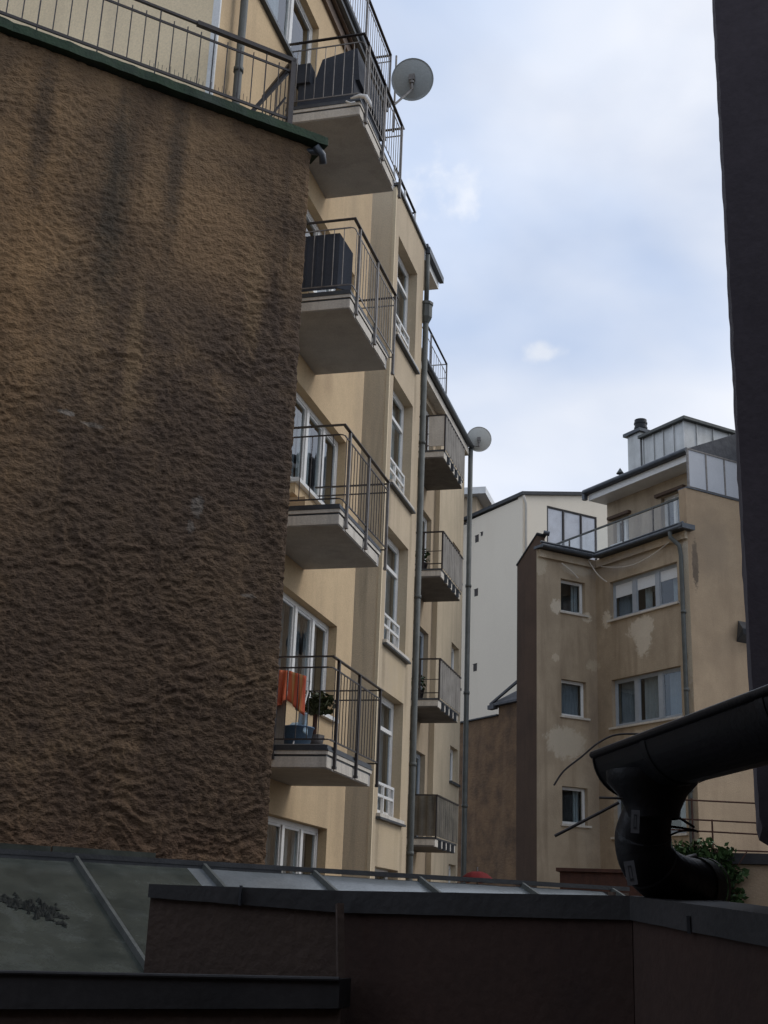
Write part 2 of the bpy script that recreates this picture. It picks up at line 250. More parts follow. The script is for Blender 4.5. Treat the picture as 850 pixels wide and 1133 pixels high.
ORG = {}
def node(name, mb, material, parent=None, o=None, smooth=False, label=None, frame=0):
    """one mesh object; mb is in frame coordinates (frame = rotation about world Z), o its origin there"""
    if o is None:
        o = ORG[parent.name][0] if parent else (0, 0, 0)
    if parent: frame = ORG[parent.name][1]
    o = Vector(o); me = bpy.data.meshes.new(name)
    me.from_pydata([tuple(Vector(v)-o) for v in mb.v], [], mb.f); me.validate(); me.update()
    import bmesh
    bm = bmesh.new(); bm.from_mesh(me); bmesh.ops.recalc_face_normals(bm, faces=bm.faces); bm.to_mesh(me); bm.free()
    me.materials.append(material)
    if smooth:
        for p in me.polygons: p.use_smooth = True
    ob = bpy.data.objects.new(name, me); COL.objects.link(ob); ORG[ob.name] = (o, frame)
    if parent:
        ob.parent = parent; ob.location = o-ORG[parent.name][0]
    else:
        ob.location = Matrix.Rotation(frame, 3, 'Z') @ o; ob.rotation_euler = (0, 0, frame)
    if label: ob['label'] = label
    return ob
def tag(o, label, cat, group=None):
    o['label'] = label; o['category'] = cat
    if group: o['group'] = group
    return o
def thing(name, label, cat, o=(0, 0, 0), frame=0, group=None):
    e = bpy.data.objects.new(name, None); COL.objects.link(e); o = Vector(o); e.empty_display_size = .2
    e.location = Matrix.Rotation(frame, 3, 'Z') @ o; e.rotation_euler = (0, 0, frame); ORG[e.name] = (o, frame)
    return tag(e, label, cat, group)
def solo(name, mb, material, label, cat, o=(0, 0, 0), frame=0, smooth=False, group=None):
    return tag(node(name, mb, material, None, o, smooth, frame=frame), label, cat, group)
def struct(name, mb, material):
    o = node(name, mb, material); o['kind'] = 'structure'; return o
R45 = math.pi/4
# wall-plane mappers: (u along wall, n outward, z)
def mapx(c): return lambda u, n, z: (c+n, u, z)          # faces +X
def mapy(c): return lambda u, n, z: (u, c-n, z)          # faces -Y (t plane in the turned frame)
def maps(c): return lambda u, n, z: (c-n, u, z)          # faces -X (s plane in the turned frame)
def bx(mb, m, u0, u1, n0, n1, z0, z1):
    a = m(u0, n0, z0); b = m(u1, n1, z1); return mb.box(a[0], b[0], a[1], b[1], a[2], b[2])
def wall(mb, m, u0, u1, z0, z1, opens, depth=.3, topfn=None):
    us = sorted({u0, u1} | {v for o in opens for v in o[:2]}); zs = sorted({z0, z1} | {v for o in opens for v in o[2:]})
    us = [u for u in us if u0 <= u <= u1]; zs = [z for z in zs if z0 <= z <= z1]
    def q(a, b, c, d): mb.add([a, b, c, d], [(0, 1, 2, 3)])
    def isopen(i, j):
        if not (0 <= i < len(us)-1 and 0 <= j < len(zs)-1): return None
        cu = (us[i]+us[i+1])/2; cz = (zs[j]+zs[j+1])/2
        return any(o[0] < cu < o[1] and o[2] < cz < o[3] for o in opens)
    for i in range(len(us)-1):
        for j in range(len(zs)-1):
            if isopen(i, j): continue
            a, b, c, d = us[i], us[i+1], zs[j], zs[j+1]
            q(m(a, 0, c), m(b, 0, c), m(b, 0, d), m(a, 0, d)); q(m(a, -depth, c), m(b, -depth, c), m(b, -depth, d), m(a, -depth, d))
            for (ni, nj, e) in ((i-1, j, ((a, c), (a, d))), (i+1, j, ((b, c), (b, d))), (i, j-1, ((a, c), (b, c))), (i, j+1, ((a, d), (b, d)))):
                if isopen(ni, nj) is not False:
                    (p, r), (p2, r2) = e; q(m(p, 0, r), m(p2, 0, r2), m(p2, -depth, r2), m(p, -depth, r))
    import itertools
    return mb
def curtain_mb(m, u0, u1, n, z0, z1, amp=.025, wl=.13):
    mb = MB(); k = max(6, int((u1-u0)/.03)); ph = random.random()*6
    pts = [(u0+(u1-u0)*i/k, n+amp*math.sin(ph+2*math.pi*(u0+(u1-u0)*i/k)/wl)+amp*.6*math.sin(ph*2+5.1*i/k)) for i in range(k+1)]
    vs = [m(u, nn, z0) for u, nn in pts]+[m(u, nn, z1) for u, nn in pts]
    return mb.add(vs, [(i, i+1, k+2+i, k+1+i) for i in range(k)])
def window(par, m, u0, u1, z0, z1, mull=(), transom=None, rec=.12, fw=.07, fm='white', cur=None, sill=None, blind=0, guard=False, name='window', gm='glass', mw=.09):
    mb = MB(); n0, n1 = -rec-.06, -rec
    e = .002
    bx(mb, m, u0+e, u0+fw, n0, n1, z0+e, z1-e); bx(mb, m, u1-fw, u1-e, n0, n1, z0+e, z1-e)
    bx(mb, m, u0+fw, u1-fw, n0, n1, z0+e, z0+fw); bx(mb, m, u0+fw, u1-fw, n0, n1, z1-fw, z1-e)
    for x in mull: bx(mb, m, x-mw/2, x+mw/2, n0-.003, n1+.012, z0+fw, z1-fw)
    if transom:
        for z in transom: bx(mb, m, u0+fw, u1-fw, n0+.003, n1+.008, z-.035, z+.035)
    # casement lines inside each light
    edges = [u0+fw]+[v for x in mull for v in (x-mw/2, x+mw/2)]+[u1-fw]
    for i in range(0, len(edges), 2):
        a, b = edges[i], edges[i+1]; c = .032
        bx(mb, m, a, a+c, n0+.01, n1-.012, z0+fw, z1-fw); bx(mb, m, b-c, b, n0+.01, n1-.012, z0+fw, z1-fw)
        bx(mb, m, a+c, b-c, n0+.01, n1-.012, z0+fw, z0+fw+c); bx(mb, m, a+c, b-c, n0+.01, n1-.012, z1-fw-c, z1-fw)
    wo = node(name, mb, M[fm], par, m(u0, -rec, z0))
    g = MB(); bx(g, m, u0+fw, u1-fw, n0+.025, n0+.029, z0+fw, z1-fw); node('pane', g, M[gm], wo)
    if cur:
        for (a, b, mt) in cur:
            node('curtain', curtain_mb(m, u0+(u1-u0)*a+.05, u0+(u1-u0)*b-.05, n0-.12, z0+.03, z1-.03), M[mt], wo)
    if blind:
        for i in range(0, len(edges), 2):
            b = MB(); bl = blind*(1+.12*(i-2)/2); bx(b, m, edges[i]+.02, edges[i+1]-.02, n0+.034, n0+.04, z1-fw-(z1-z0)*bl, z1-fw-.02); node('roller_blind', b, M['blind'], wo)
    if sill:
        s = MB(); bx(s, m, u0-.06, u1+.08, -rec-.02, .07, z0-.06, z0-.003); node('sill', s, M[sill], wo)
    if guard:
        s = MB()
        for z in (z0+.32, z0+.52): bx(s, m, u0+.01, u1-.25, -.10, -.06, z-.02, z+.025)
        for u in (u0+.03, u0+.6, u1-.27): bx(s, m, u-.02, u+.02, -.105, -.055, z0+.02, z0+.545)
        node('guard_rail', s, M['white'], wo)
    return wo
def shell(mb, x0, x1, y0, y1, z0, z1, skip='', th=.15):
    if 'x0' not in skip: mb.box(x0, x0+th, y0, y1, z0, z1)
    if 'x1' not in skip: mb.box(x1-th, x1, y0, y1, z0, z1)
    if 'y0' not in skip: mb.box(x0+th, x1-th, y0, y0+th, z0, z1)
    if 'y1' not in skip: mb.box(x0+th, x1-th, y1-th, y1, z0, z1)
    mb.box(x0+th, x1-th, y0+th, y1-th, z1-th, z1-.002)
def px(x, y, Y):
    d = F+Rv*((x-425)/FPX)-Uv*((y-566.5)/FPX); return d*(Y/d.y)
GZ = -9.0

# ------------------------------------------------------------------ ground
g = MB(); g.add([(-400, -400, GZ), (400, -400, GZ), (400, 400, GZ), (-400, 400, GZ)], [(0, 1, 2, 3)]); struct('ground', g, M['ground'])

# ================================================================== MAIN APARTMENT HOUSE
XF, XB = -5.54, -5.67
apt = thing('apartment_house', 'tall cream apartment house with railed balconies and french windows behind the rough brown wall', 'building', (-7, 15, GZ))
KF = [-1, 0, 1, 2]
ops = [(14.5, 17.65, 2.83+2.95*k, 4.21+2.95*k) for k in KF]+[(14.1, 15.42, 1.93+2.95*k, 2.83+2.95*k) for k in (0, 1, 2)]+[(12.3, 15.2, 11.68, 13.06)]
mb = MB(); wall(mb, mapx(XF), 11.66, 18.47, GZ, 14.0, ops); node('facade', mb, M['cream'], apt)
mb = MB(); mb.box(-12, XF-.002, 11.63, 11.658, GZ, 13.99); node('end_wall', mb, M['endwall'], apt)
mb = MB(); mb.box(XF-.08, XF+.012, 11.62, 11.655, GZ, 13.98); node('corner_strip', mb, M['white'], apt)
mb = MB(); mb.box(-12, XF-.302, 18.2, 18.47, GZ, 13.99); mb.box(-12, -11.8, 11.9, 18.2, GZ, 14); mb.box(-11.8, XF-.302, 11.9, 18.2, 13.8, 13.98)
for k in range(5): mb.box(-11.8, XF-.302, 11.9, 18.2, 1.65+2.95*(k-1), 1.85+2.95*(k-1))
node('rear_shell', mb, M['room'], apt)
for k in KF:
    z0, z1 = 2.83+2.95*k, 4.21+2.95*k
    window(apt, mapx(XF), 15.42, 17.65, z0, z1, (16.12, 16.9), rec=.13, cur=[(0, .33, 'curtain2'), (.36, .64, ('curtain', 'curtain2', 'curtain', 'curtain2')[k+1]), (.7, 1, 'curtain2')], sill='white', mw=.1)
    if k >= 0:
        window(apt, mapx(XF), 14.5, 15.42, z0-.9, z1, (), (z0-.02,), rec=.13, cur=[(0, 1, 'curtain')], name='balcony_door')
        f = MB(); f.box(XF-.25, XF-.0, 14.1, 14.498, z0-.9, z0); node('plinth', f, M['cream'], apt)
window(apt, mapx(XF), 12.3, 15.2, 11.68, 13.06, (13.1, 14.25), rec=.10, cur=[(0, .3, 'curtain'), (.36, .64, 'curtain')], sill='flash', mw=.1)
# upper eave with timber soffit and roof terrace rail
mb = MB(); mb.box(XF+.002, -5.40, 11.6, 18.5, 13.86, 14.02); node('soffit', mb, M['beam'], apt)
mb = MB(); mb.box(XF+.003, XF+.06, 11.6, 18.45, 13.62, 13.855); mb.box(-5.46, -5.41, 11.55, 18.5, 13.80, 13.857); node('soffit_board', mb, M['beamdark'], apt)
mb = MB(); mb.box(-5.397, -5.33, 11.5, 18.5, 13.84, 14.08); mb.tube([(-5.33, 11.5, 13.98), (-5.33, 18.5, 13.98)], .06, 12); node('roof_gutter', mb, M['flash'], apt)
def rail_run(par, a, b, ztop, zbot, posts, bals, rails=(), mt='iron', pr=.018, br=.007, hw=.05, hh=.015, name='roof_railing', bm=None):
    a = Vector(a); b = Vector(b); mb = MB(); l = (b-a).length
    mb.bar((a.x, a.y, ztop), (b.x, b.y, ztop), hw, hh)
    r = node(name, mb, M[mt], par, (a.x, a.y, zbot))
    for p in posts:
        mb = MB(); c = a.lerp(b, p); mb.box(c.x-pr, c.x+pr, c.y-pr, c.y+pr, zbot-.05, ztop-hh/2-.001); node('post', mb, M[bm or mt], r)
    mb = MB()
    for z in rails: mb.bar((a.x, a.y, z), (b.x, b.y, z), .014, .02)
    if bals:
        n = max(2, int(l/bals))
        for i in range(1, n):
            c = a.lerp(b, i/n); mb.tube([(c.x, c.y, zbot), (c.x, c.y, rails[0] if rails else ztop-.01)], br, 5)
    node('infill', mb, M[bm or mt], r)
    return r
rail_run(apt, (-5.36, 14, 0), (-5.36, 18.62, 0), 15.15, 14.1, (0, .33, .66, 1), .13, (15.02, 14.22), bm='galv')
rail_run(apt, (-5.38, 18.62, 0), (-6.4, 18.62, 0), 15.15, 14.1, (.5, 1), .13, (15.02, 14.22), bm='galv')
# drainpipe on the end wall
mb = MB(); mb.tube([(-5.42, 12.08, GZ), (-5.42, 12.08, 13.8)], .05, 14)
for z in (9.9, 12.0): mb.tube([(-5.42, 12.08, z), (-5.42, 12.08, z+.06)], .063, 14)
node('drainpipe', mb, M['zinc'], apt, smooth=True)

# ---- balconies (each a part: slab > railing pieces)
def balcony(par, k):
    zb = 1.68+2.95*k; y0, y1, xo = 14.06, 15.98, -4.47
    mb = MB(); mb.box(XF+.002, xo, y0, y1, zb, zb+.2055)
    b = node('balcony', mb, M['concrete'], par, (XF, y0, zb))
    mb = MB(); mb.box(XF+.003, xo+.012, y0-.012, y0-.001, zb+.012, zb+.135); mb.box(XF+.003, xo+.014, y0-.02, y0-.001, zb+.16, zb+.205)
    ys = [(14.06, 14.24), (14.36, 15.12), (15.26, 15.86)]
    for a, c in ys: mb.box(xo+.001, xo+.014, a, c, zb+.012, zb+.135)
    mb.box(xo+.0145, xo+.022, y0, y1, zb+.16, zb+.205)
    node('edge_render', mb, M['soffit'], b)
    mb = MB(); mb.box(XF+.003, xo+.004, y0-.006, y1-.002, zb+.1355, zb+.159); mb.box(XF+.003, xo+.03, y0-.03, y1+.02, zb+.206, zb+.226); mb.box(XF+.003, xo+.016, y0-.016, y1, zb+.2265, zb+.27)
    node('edge_flashing', mb, M['flash'], b)
    mb = MB(); mb.box(XF+.003, xo-.03, y0+.03, y1-.03, zb+.265, zb+.285); node('floor_tiles', mb, M['concrete'], b)
    zt = 2.985+2.95*k; xr = -4.433; ya, yb = 14.02, 16.27
    mb = MB()
    mb.bar((XF, ya, zt), (xr+.02, ya, zt), .045, .014); mb.bar((xr, ya-.022, zt), (xr, yb+.03, zt), .045, .0141); mb.bar((xr-.023, yb, zt), (XF, yb, zt), .045, .0135)
    node('handrail', mb, M['iron'], b)
    for (x, y, zl) in ((xr, 14.28, .02), (xr, 15.19, .02), (xr, 16.2, .02))+(((-5.12, ya, .10),) if k == 0 else ()):
        mb = MB(); mb.box(x-.017, x+.017, y-.022, y+.022, zb+zl, zt-.008); mb.box(x-.022, x+.022, y-.03, y+.03, zb+zl-.002, zb+zl+.03)
        node('post', mb, M['galv'] if k >= 1 else M['iron'], b)
    mb = MB(); z2, z1_ = zt-.13, zb+.33; bm = 'galv' if k >= 2 else 'iron'
    for z in (z2, z1_):
        mb.bar((XF, ya, z), (xr-.05, ya, z), .012, .018); mb.tube([(xr-.05, ya, z), (xr-.015, ya+.015, z), (xr, ya+.05, z)], .008, 6)
        mb.bar((xr, ya+.05, z), (xr, yb, z), .012, .018); mb.bar((xr, yb, z), (XF, yb, z), .012, .018)
    n = 8
    for i in range(1, n): mb.tube([(XF+(xr-XF)*i/n, ya, z1_), (XF+(xr-XF)*i/n, ya, z2)], .0065, 5)
    n = 18
    for i in range(1, n):
        y = ya+(yb-ya)*i/n; mb.tube([(xr, y, z1_), (xr, y, z2)], .0065, 5)
    node('balusters', mb, M[bm], b)
    return b
BAL = [balcony(apt, k) for k in range(4)]

# ---- bay part (lower, set back)
bay_ops = [(20.8, 22.35, 1.76+2.95*k, 3.85+2.95*k) for k in (-1, 0, 1, 2, 3)]
mb = MB(); wall(mb, mapx(XB), 20.5, 22.9, GZ, 13.6, bay_ops); node('stair_bay_facade', mb, M['bay'], apt)
mb = MB(); mb.box(-12, XB-.302, 20.5, 20.75, GZ, 13.6); mb.box(-12, -7.6, 18.48, 20.499, GZ, 13.5); mb.box(-6.4, XB-.001, 20.485, 20.499, GZ, 13.595); node('recess_wall', mb, M['bay_side'], apt)
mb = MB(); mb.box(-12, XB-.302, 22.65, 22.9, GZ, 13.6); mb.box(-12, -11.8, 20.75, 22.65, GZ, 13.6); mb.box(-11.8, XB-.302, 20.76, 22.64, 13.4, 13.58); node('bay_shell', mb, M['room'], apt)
mb = MB(); mb.box(XB-.05, XB+.010, 20.47, 20.52, GZ, 13.58); node('corner_bead', mb, M['lightplaster'], apt)
mb = MB(); mb.box(-12, XB+.05, 20.44, 22.93, 13.603, 13.66); node('roof_edge', mb, M['flash'], apt)
for k in (-1, 0, 1, 2, 3):
    window(apt, mapx(XB), 20.8, 22.35, 1.76+2.95*k, 3.85+2.95*k, (21.32,), (3.28+2.95*k,), rec=.18, guard=k >= 0, sill='soffit', cur=[(0, .3, 'curtain'), (.45, 1, 'curtain2' if k != 2 else 'curtain')], mw=.22, fw=.085)
    mb = MB(); mb.box(XB-.1, XB+.085, 20.72, 22.5, 1.66+2.95*k, 1.695+2.95*k); node('sill_flashing', mb, M['flash'], apt)
rail_run(apt, (-5.72, 20.45, 0), (-5.72, 22.2, 0), 14.05, 13.62, (.02, .5, 1), 0, (13.8,), name='roof_railing', bm='white')
rail_run(apt, (-5.74, 22.2, 0), (-6.6, 22.2, 0), 14.05, 13.62, (1,), 0, (13.8,), name='roof_railing', bm='iron')
mb = MB(); mb.box(-7.2, -5.66, 22.94, 24.25, 13.35, 13.66); node('eave_box', mb, M['white'], apt)
mb = MB(); mb.box(-7.2, -5.60, 22.93, 24.32, 13.665, 13.73); mb.box(-5.655, -5.56, 22.95, 24.32, 13.52, 13.66); node('eave_gutter', mb, M['flash'], apt)
mb = MB(); mb.tube([(-5.62, 23.0, GZ), (-5.62, 23.0, 11.9)], .06, 14); mb.tube([(-5.62, 23.0, 12.35), (-5.62, 23.0, 13.5)], .05, 14)
for z in (9.2, 6.0, 2.8, 1.2): mb.tube([(-5.62, 23.0, z), (-5.62, 23.0, z+.07)], .072, 14)
p = node('drainpipe', mb, M['zinc'], apt, smooth=True)
mb = MB(); mb.lathe((-5.62, 23.0, 0), [(.001, 11.88), (.07, 11.9), (.13, 12.02), (.13, 12.3), (.15, 12.3), (.15, 12.36), (.001, 12.36)], 8); node('hopper', mb, M['zinc'], p)

# ================================================================== REAR SECTION with four small balconies
rear = thing('rear_apartment_wing', 'dull beige rear wing with four small balconies between two grey drainpipes', 'building', (-8, 28, GZ))
X7, X6 = -7.0, -6.86
RB = [1.6, 4.58, 7.55, 10.45]
mb = MB(); wall(mb, mapx(X7), 22.92, 30.2, GZ, 13.2, [(28.3, 29.9, zb+.22, zb+2.3) for zb in RB]); node('balcony_wall', mb, M['section2'], rear)
for i, zb in enumerate(RB): window(rear, mapx(X7), 28.3, 29.9, zb+.22, zb+2.3, (29.1,), rec=.12, cur=[(0, .5, 'curtain'), (.5, 1, 'curtain2')], name='balcony_door', fm='white' if i > 1 else 'greyframe')
mb = MB(); so = [(32.0, 33.0, 6.1, 7.15), (32.1, 33.1, 3.55, 4.45), (31.9, 32.9, 9.0, 9.9), (32.2, 33.1, .6, 1.5)]
wall(mb, mapx(X6), 30.2, 33.3, GZ, 13.2, so); node('end_bay_wall', mb, M['endbay'], rear)
for a in so: window(rear, mapx(X6), *a, rec=.14, fm='white', sill='flash')
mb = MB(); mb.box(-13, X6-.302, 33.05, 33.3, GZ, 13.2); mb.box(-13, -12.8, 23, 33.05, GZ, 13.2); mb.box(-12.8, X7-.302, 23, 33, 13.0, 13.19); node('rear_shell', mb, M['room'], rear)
mb = MB(); mb.box(-13, -6.76, 22.95, 33.4, 12.92, 13.12); node('eave_fascia', mb, M['soffit'], rear)
mb = MB(); mb.hexa([(-13, 22.95, 13.201), (-6.73, 22.95, 13.201), (-6.73, 33.45, 13.201), (-13, 33.45, 13.201), (-13, 22.95, 15.6), (-6.95, 22.95, 13.62), (-6.95, 33.45, 13.62), (-13, 33.45, 15.6)]); node('roof', mb, M['tar'], rear)
mb = MB(); mb.tube([(-6.70, 22.95, 13.2), (-6.70, 33.45, 13.2)], .075, 12); node('roof_gutter', mb, M['flash'], rear, smooth=True)
rail_run(rear, (-6.72, 24.5, 0), (-6.72, 30.0, 0), 14.25, 13.3, (0, .33, .66, 1), .25, (13.95,), bm='galv')
rail_run(rear, (-6.74, 30.0, 0), (-7.6, 30.0, 0), 14.25, 13.3, (.4, 1), .25, (13.85,), mt='white', bm='white')
mb = MB(); mb.tube([(-6.72, 33.42, GZ), (-6.72, 33.42, 13.15)], .07, 14)
for z in (3, 6, 9): mb.tube([(-6.72, 33.42, z), (-6.72, 33.42, z+.08)], .085, 14)
node('drainpipe', mb, M['zinc'], rear, smooth=True)
mb = MB(); mb.tube([(-6.92, 28.2, GZ), (-6.92, 28.2, 4.1)], .05, 12); mb.tube([(-6.97, 28.2, 4.05), (-6.8, 27.9, 4.35)], .055, 12); node('small_drainpipe', mb, M['rust'], rear, smooth=True)
def small_balcony(zb, i):
    y0, y1, xo = 27.05, 29.3, -6.1
    mb = MB(); mb.box(X7+.002, xo, y0, y1, zb, zb+.16); b = node('balcony', mb, M['concrete2'], rear, (X7, y0, zb))
    mb = MB()
    for a in (27.05, 27.5, 27.95, 28.4, 28.85): mb.box(xo+.001, xo+.02, a+.03, a+.34, zb+.01, zb+.16)
    mb.box(X7+.003, xo+.02, y0-.015, y0-.001, zb+.03, zb+.16)
    node('edge_render', mb, M['soffit'], b)
    mb = MB(); mb.box(X7+.003, xo+.03, y0-.03, y1, zb+.161, zb+.20)
    for a in (27.45, 27.9, 28.35, 28.8): mb.box(xo+.003, xo+.075, a, a+.045, zb-.03, zb+.159)
    node('brackets', mb, M['flash'], b)
    zt = zb+1.08; mb = MB(); mb.bar((X7, y0, zt), (xo+.06, y0, zt), .04, .03); mb.bar((xo+.05, y0, zt), (xo+.05, y1+.05, zt), .04, .031); mb.bar((X7, y0, zb+.32), (xo+.05, y0, zb+.32), .02, .02); mb.bar((X7, y0, zb+.62), (xo+.05, y0, zb+.62), .015, .015)
    for x in (-6.95, -6.5, xo+.04): mb.box(x-.018, x+.018, y0-.018, y0+.018, zb+.16, zt-.015)
    node('handrail', mb, M['iron'], b)
    # fluted sheet on the long side
    n = 44; pts = [(xo+.05+(.012 if (j//2) % 2 else -.012), y0+.02+(y1-y0)*j/n) for j in range(n+1)]; mb = MB()
    z0 = zb+.22
    mb.add([(x, y, z0) for x, y in pts]+[(x, y, zt-.02) for x, y in pts]+[(x-.006, y, z0) for x, y in pts]+[(x-.006, y, zt-.02) for x, y in pts],
           [(j, j+1, n+2+j, n+1+j) for j in range(n)]+[(2*(n+1)+j, 2*(n+1)+j+1, 3*(n+1)+j+1, 3*(n+1)+j) for j in range(n)])
    node('side_sheet', mb, M['oldsheet' if i == 0 else 'fluted'], b)
    if i == 0:
        n = 20; mb = MB(); pts = [(X7+.02+(xo-X7+.02)*j/n, y0-.03+(.01 if (j//2) % 2 else -.01)) for j in range(n+1)]
        mb.add([(x, y, zb+.22) for x, y in pts]+[(x, y, zt-.02) for x, y in pts], [(j, j+1, n+2+j, n+1+j) for j in range(n)]); node('front_sheet', mb, M['oldsheet'], b)
    if i == 3:
        mb = MB(); mb.box(xo-.35, xo+.02, y0-.012, y0+.012, zb+.3, zt-.02); node('front_sheet', mb, M['soffit'], b)
for i, zb in enumerate(RB): small_balcony(zb, i)
# pots and clutter seen through the two middle balcony fronts
def leafy(c, r, n, size, mt, sq=1.0, seed=1):
    rnd = random.Random(seed); mb = MB()
    for i in range(n):
        d = Vector((rnd.gauss(0, 1), rnd.gauss(0, 1), rnd.gauss(0, 1))).normalized()*(rnd.random()**.4)
        p = Vector(c)+Vector((d.x*r[0], d.y*r[1], d.z*r[2])); a = Vector((rnd.gauss(0, 1), rnd.gauss(0, 1), rnd.gauss(0, .7))).normalized(); b = a.cross(Vector((rnd.random(), rnd.random(), rnd.random()))).normalized()
        s = size*(.6+rnd.random()*.8); mb.add([p-a*s, p+b*s*.55-a*.1*s, p+a*s, p-b*s*.55-a*.1*s], [(0, 1, 2, 3)])
    return mb
for (zb, lab, sd_) in ((RB[1], 'spindly potted plant on the small balcony third from the top, behind the fluted sheet', 5), (RB[2], 'dark potted plant on the small balcony second from the top, by its front bars', 9)):
    t = thing('potted_plant', lab, 'plant', (-6.62, 27.4, zb+.16))
    mb = MB(); mb.lathe((-6.62, 27.4, zb+.2), [(.001, 0), (.10, 0), (.14, .24), (.12, .24), (.001, .22)], 14); node('pot', mb, M['iron'], t)
    node('foliage', leafy((-6.62, 27.4, zb+.6), (.2, .2, .26), 130, .045, 'leaf', seed=sd_), M['leaf'], t)

# ================================================================== SATELLITE DISHES
def dish(c, rad, mt, arm_to, lab, look):
    t = thing('satellite_dish', lab, 'satellite dish', arm_to, group=None)
    q = Vector(look).normalized().to_track_quat('Z', 'Y').to_matrix()
    prof = [(rad*j/10, .16*rad*((j/10)**2)-.16*rad) for j in range(0, 11)]; prof[0] = (.001, prof[0][1])
    mb = MB(); mb.lathe(c, prof, 40, mtx=q); mb.lathe(c, [(rad, 0), (rad+.006, .004), (rad+.006, -.012), (rad, -.014)]+[(r, h-.012) for r, h in prof[::-1]], 40, mtx=q)
    node('reflector', mb, M[mt], t, smooth=True)
    cc = Vector(c)-Vector(look).normalized()*(.16*rad+.03); at = Vector(arm_to); el = Vector((cc.x, cc.y, at.z+.0))
    el = cc+Vector((0, 0, -.22*rad/.33))
    mb = MB(); mb.tube([at, el], .018, 8); mb.tube([el, cc+Vector((0, 0, .03))], .024, 10); mb.box(cc.x-.045, cc.x+.045, cc.y-.04, cc.y+.03, cc.z-.05, cc.z+.05); mb.lathe((cc.x, cc.y, cc.z-.1), [(.001, 0), (.04, 0), (.04, .04), (.001, .04)], 12)
    node('mount_arm', mb, M['galv'], t)
    return t
c1 = px(456.5, 88, 16.0); a1 = Vector((-4.41, 15.62, 11.80))
dish(c1, .325, 'dish', a1, 'large grey satellite dish on the far railing of the top balcony', (Vector((0, 0, 0))+F+Vector((0.1, .1, .05))))
c2 = px(530, 486, 33.5); a2 = Vector((-6.72, 33.42, 0)); a2.z = px(515, 493, 33.42).z
dish(c2, .36, 'dish2', a2, 'small pale satellite dish on the far drainpipe below the roof edge', (F+Vector((0.0, .1, .0))))
# small aerial behind the top balcony
t = thing('tv_aerial', 'thin metal aerial standing behind the railing of the upper roof terrace', 'aerial', (-5.35, 19.0, 13.9))
mb = MB(); mb.tube([(-5.33, 18.9, 13.7), (-5.33, 18.9, 15.35)], .02, 8); node('mast', mb, M['galv'], t)
mb = MB()
for z in (14.62, 14.74): mb.bar((-5.25, 18.9, z), (-4.98, 18.9, z), .012, .012)
for x in (-5.2, -5.13, -5.06, -4.99): mb.bar((x, 18.9, 14.5), (x, 18.9, 14.9), .007, .007)
node('elements', mb, M['galv'], t)

# ================================================================== THINGS ON THE BALCONIES
# top balcony: dark covered furniture, rail planter hook
t = thing('covered_sofa', 'dark covered garden sofa filling the top balcony behind its bars', 'sofa', (-5, 15, 10.83))
mb = MB(); mb.box(-5.45, -4.62, 14.25, 15.6, 10.93, 11.30); node('seat', mb, M['screen'], t)
mb = MB(); mb.hexa([(-5.25, 14.3, 11.305), (-4.56, 14.3, 11.305), (-4.56, 15.8, 11.305), (-5.25, 15.8, 11.305), (-5.15, 14.36, 11.78), (-4.62, 14.32, 11.86), (-4.62, 15.65, 11.9), (-5.1, 15.65, 11.92)]); node('backrest', mb, M['screen'], t)
mb = MB(); mb.box(-5.5, -5.27, 14.2, 14.45, 11.305, 11.62); node('armrest', mb, M['screen'], t)
t = solo('garden_parasol', MB().tube([(-5.1, 15.2, 11.0), (-5.05, 15.22, 11.9), (-5.0, 15.24, 12.15)], [.10, .12, .02], 10), M['screen'], 'dark folded parasol leaning at the back of the top balcony', 'parasol', smooth=True)
mb = MB(); cz = px(400, 112, 14.0); mb.tube([px(388, 109, 13.98), px(398, 106, 13.98), px(405, 107, 13.97), px(409, 113, 13.96), px(411, 119, 13.97)], [.012, .03, .035, .028, .014], 10); mb.tube([px(383, 112, 13.98), px(388, 114, 13.98), px(393, 113, 13.98)], .014, 8)
solo('curled_handle', mb, M['white'], 'white curled bracket hooked on the front corner bars of the top balcony', 'bracket', smooth=True)
# second balcony: charcoal privacy screen
mb = MB()
zb = 1.68+2.95*2
mb.box(-5.52, -4.66, 14.10, 14.12, zb+.34, zb+1.16); mb.hexa([(-4.659, 14.10, zb+.34), (-4.50, 14.22, zb+.34), (-4.515, 14.24, zb+.34), (-4.66, 14.12, zb+.34), (-4.659, 14.10, zb+1.16), (-4.50, 14.22, zb+.9), (-4.515, 14.24, zb+.9), (-4.66, 14.12, zb+1.16)])
for i in range(7): mb.box(-5.50+.13*i, -5.495+.13*i, 14.09, 14.099, zb+.34, zb+1.15)
solo('privacy_screen', mb, M['screen'], 'charcoal privacy screen tied inside the front bars of the second balcony from the top', 'screen')
# third balcony: cardboard box, stool
z3 = 1.68+2.95+.29
t = thing('cardboard_box', 'small brown cardboard box on the floor of the third balcony from the top', 'box', (-5.2, 14.6, z3))
mb = MB(); mb.box(-5.33, -5.05, 14.45, 14.75, z3, z3+.24); node('carton', mb, M['card'], t)
mb = MB(); mb.hexa([(-5.33, 14.43, z3+.241), (-5.20, 14.38, z3+.29), (-5.20, 14.77, z3+.29), (-5.33, 14.77, z3+.241), (-5.33, 14.43, z3+.246), (-5.20, 14.38, z3+.295), (-5.20, 14.77, z3+.295), (-5.33, 14.77, z3+.246)]); node('flap', mb, M['card'], t)
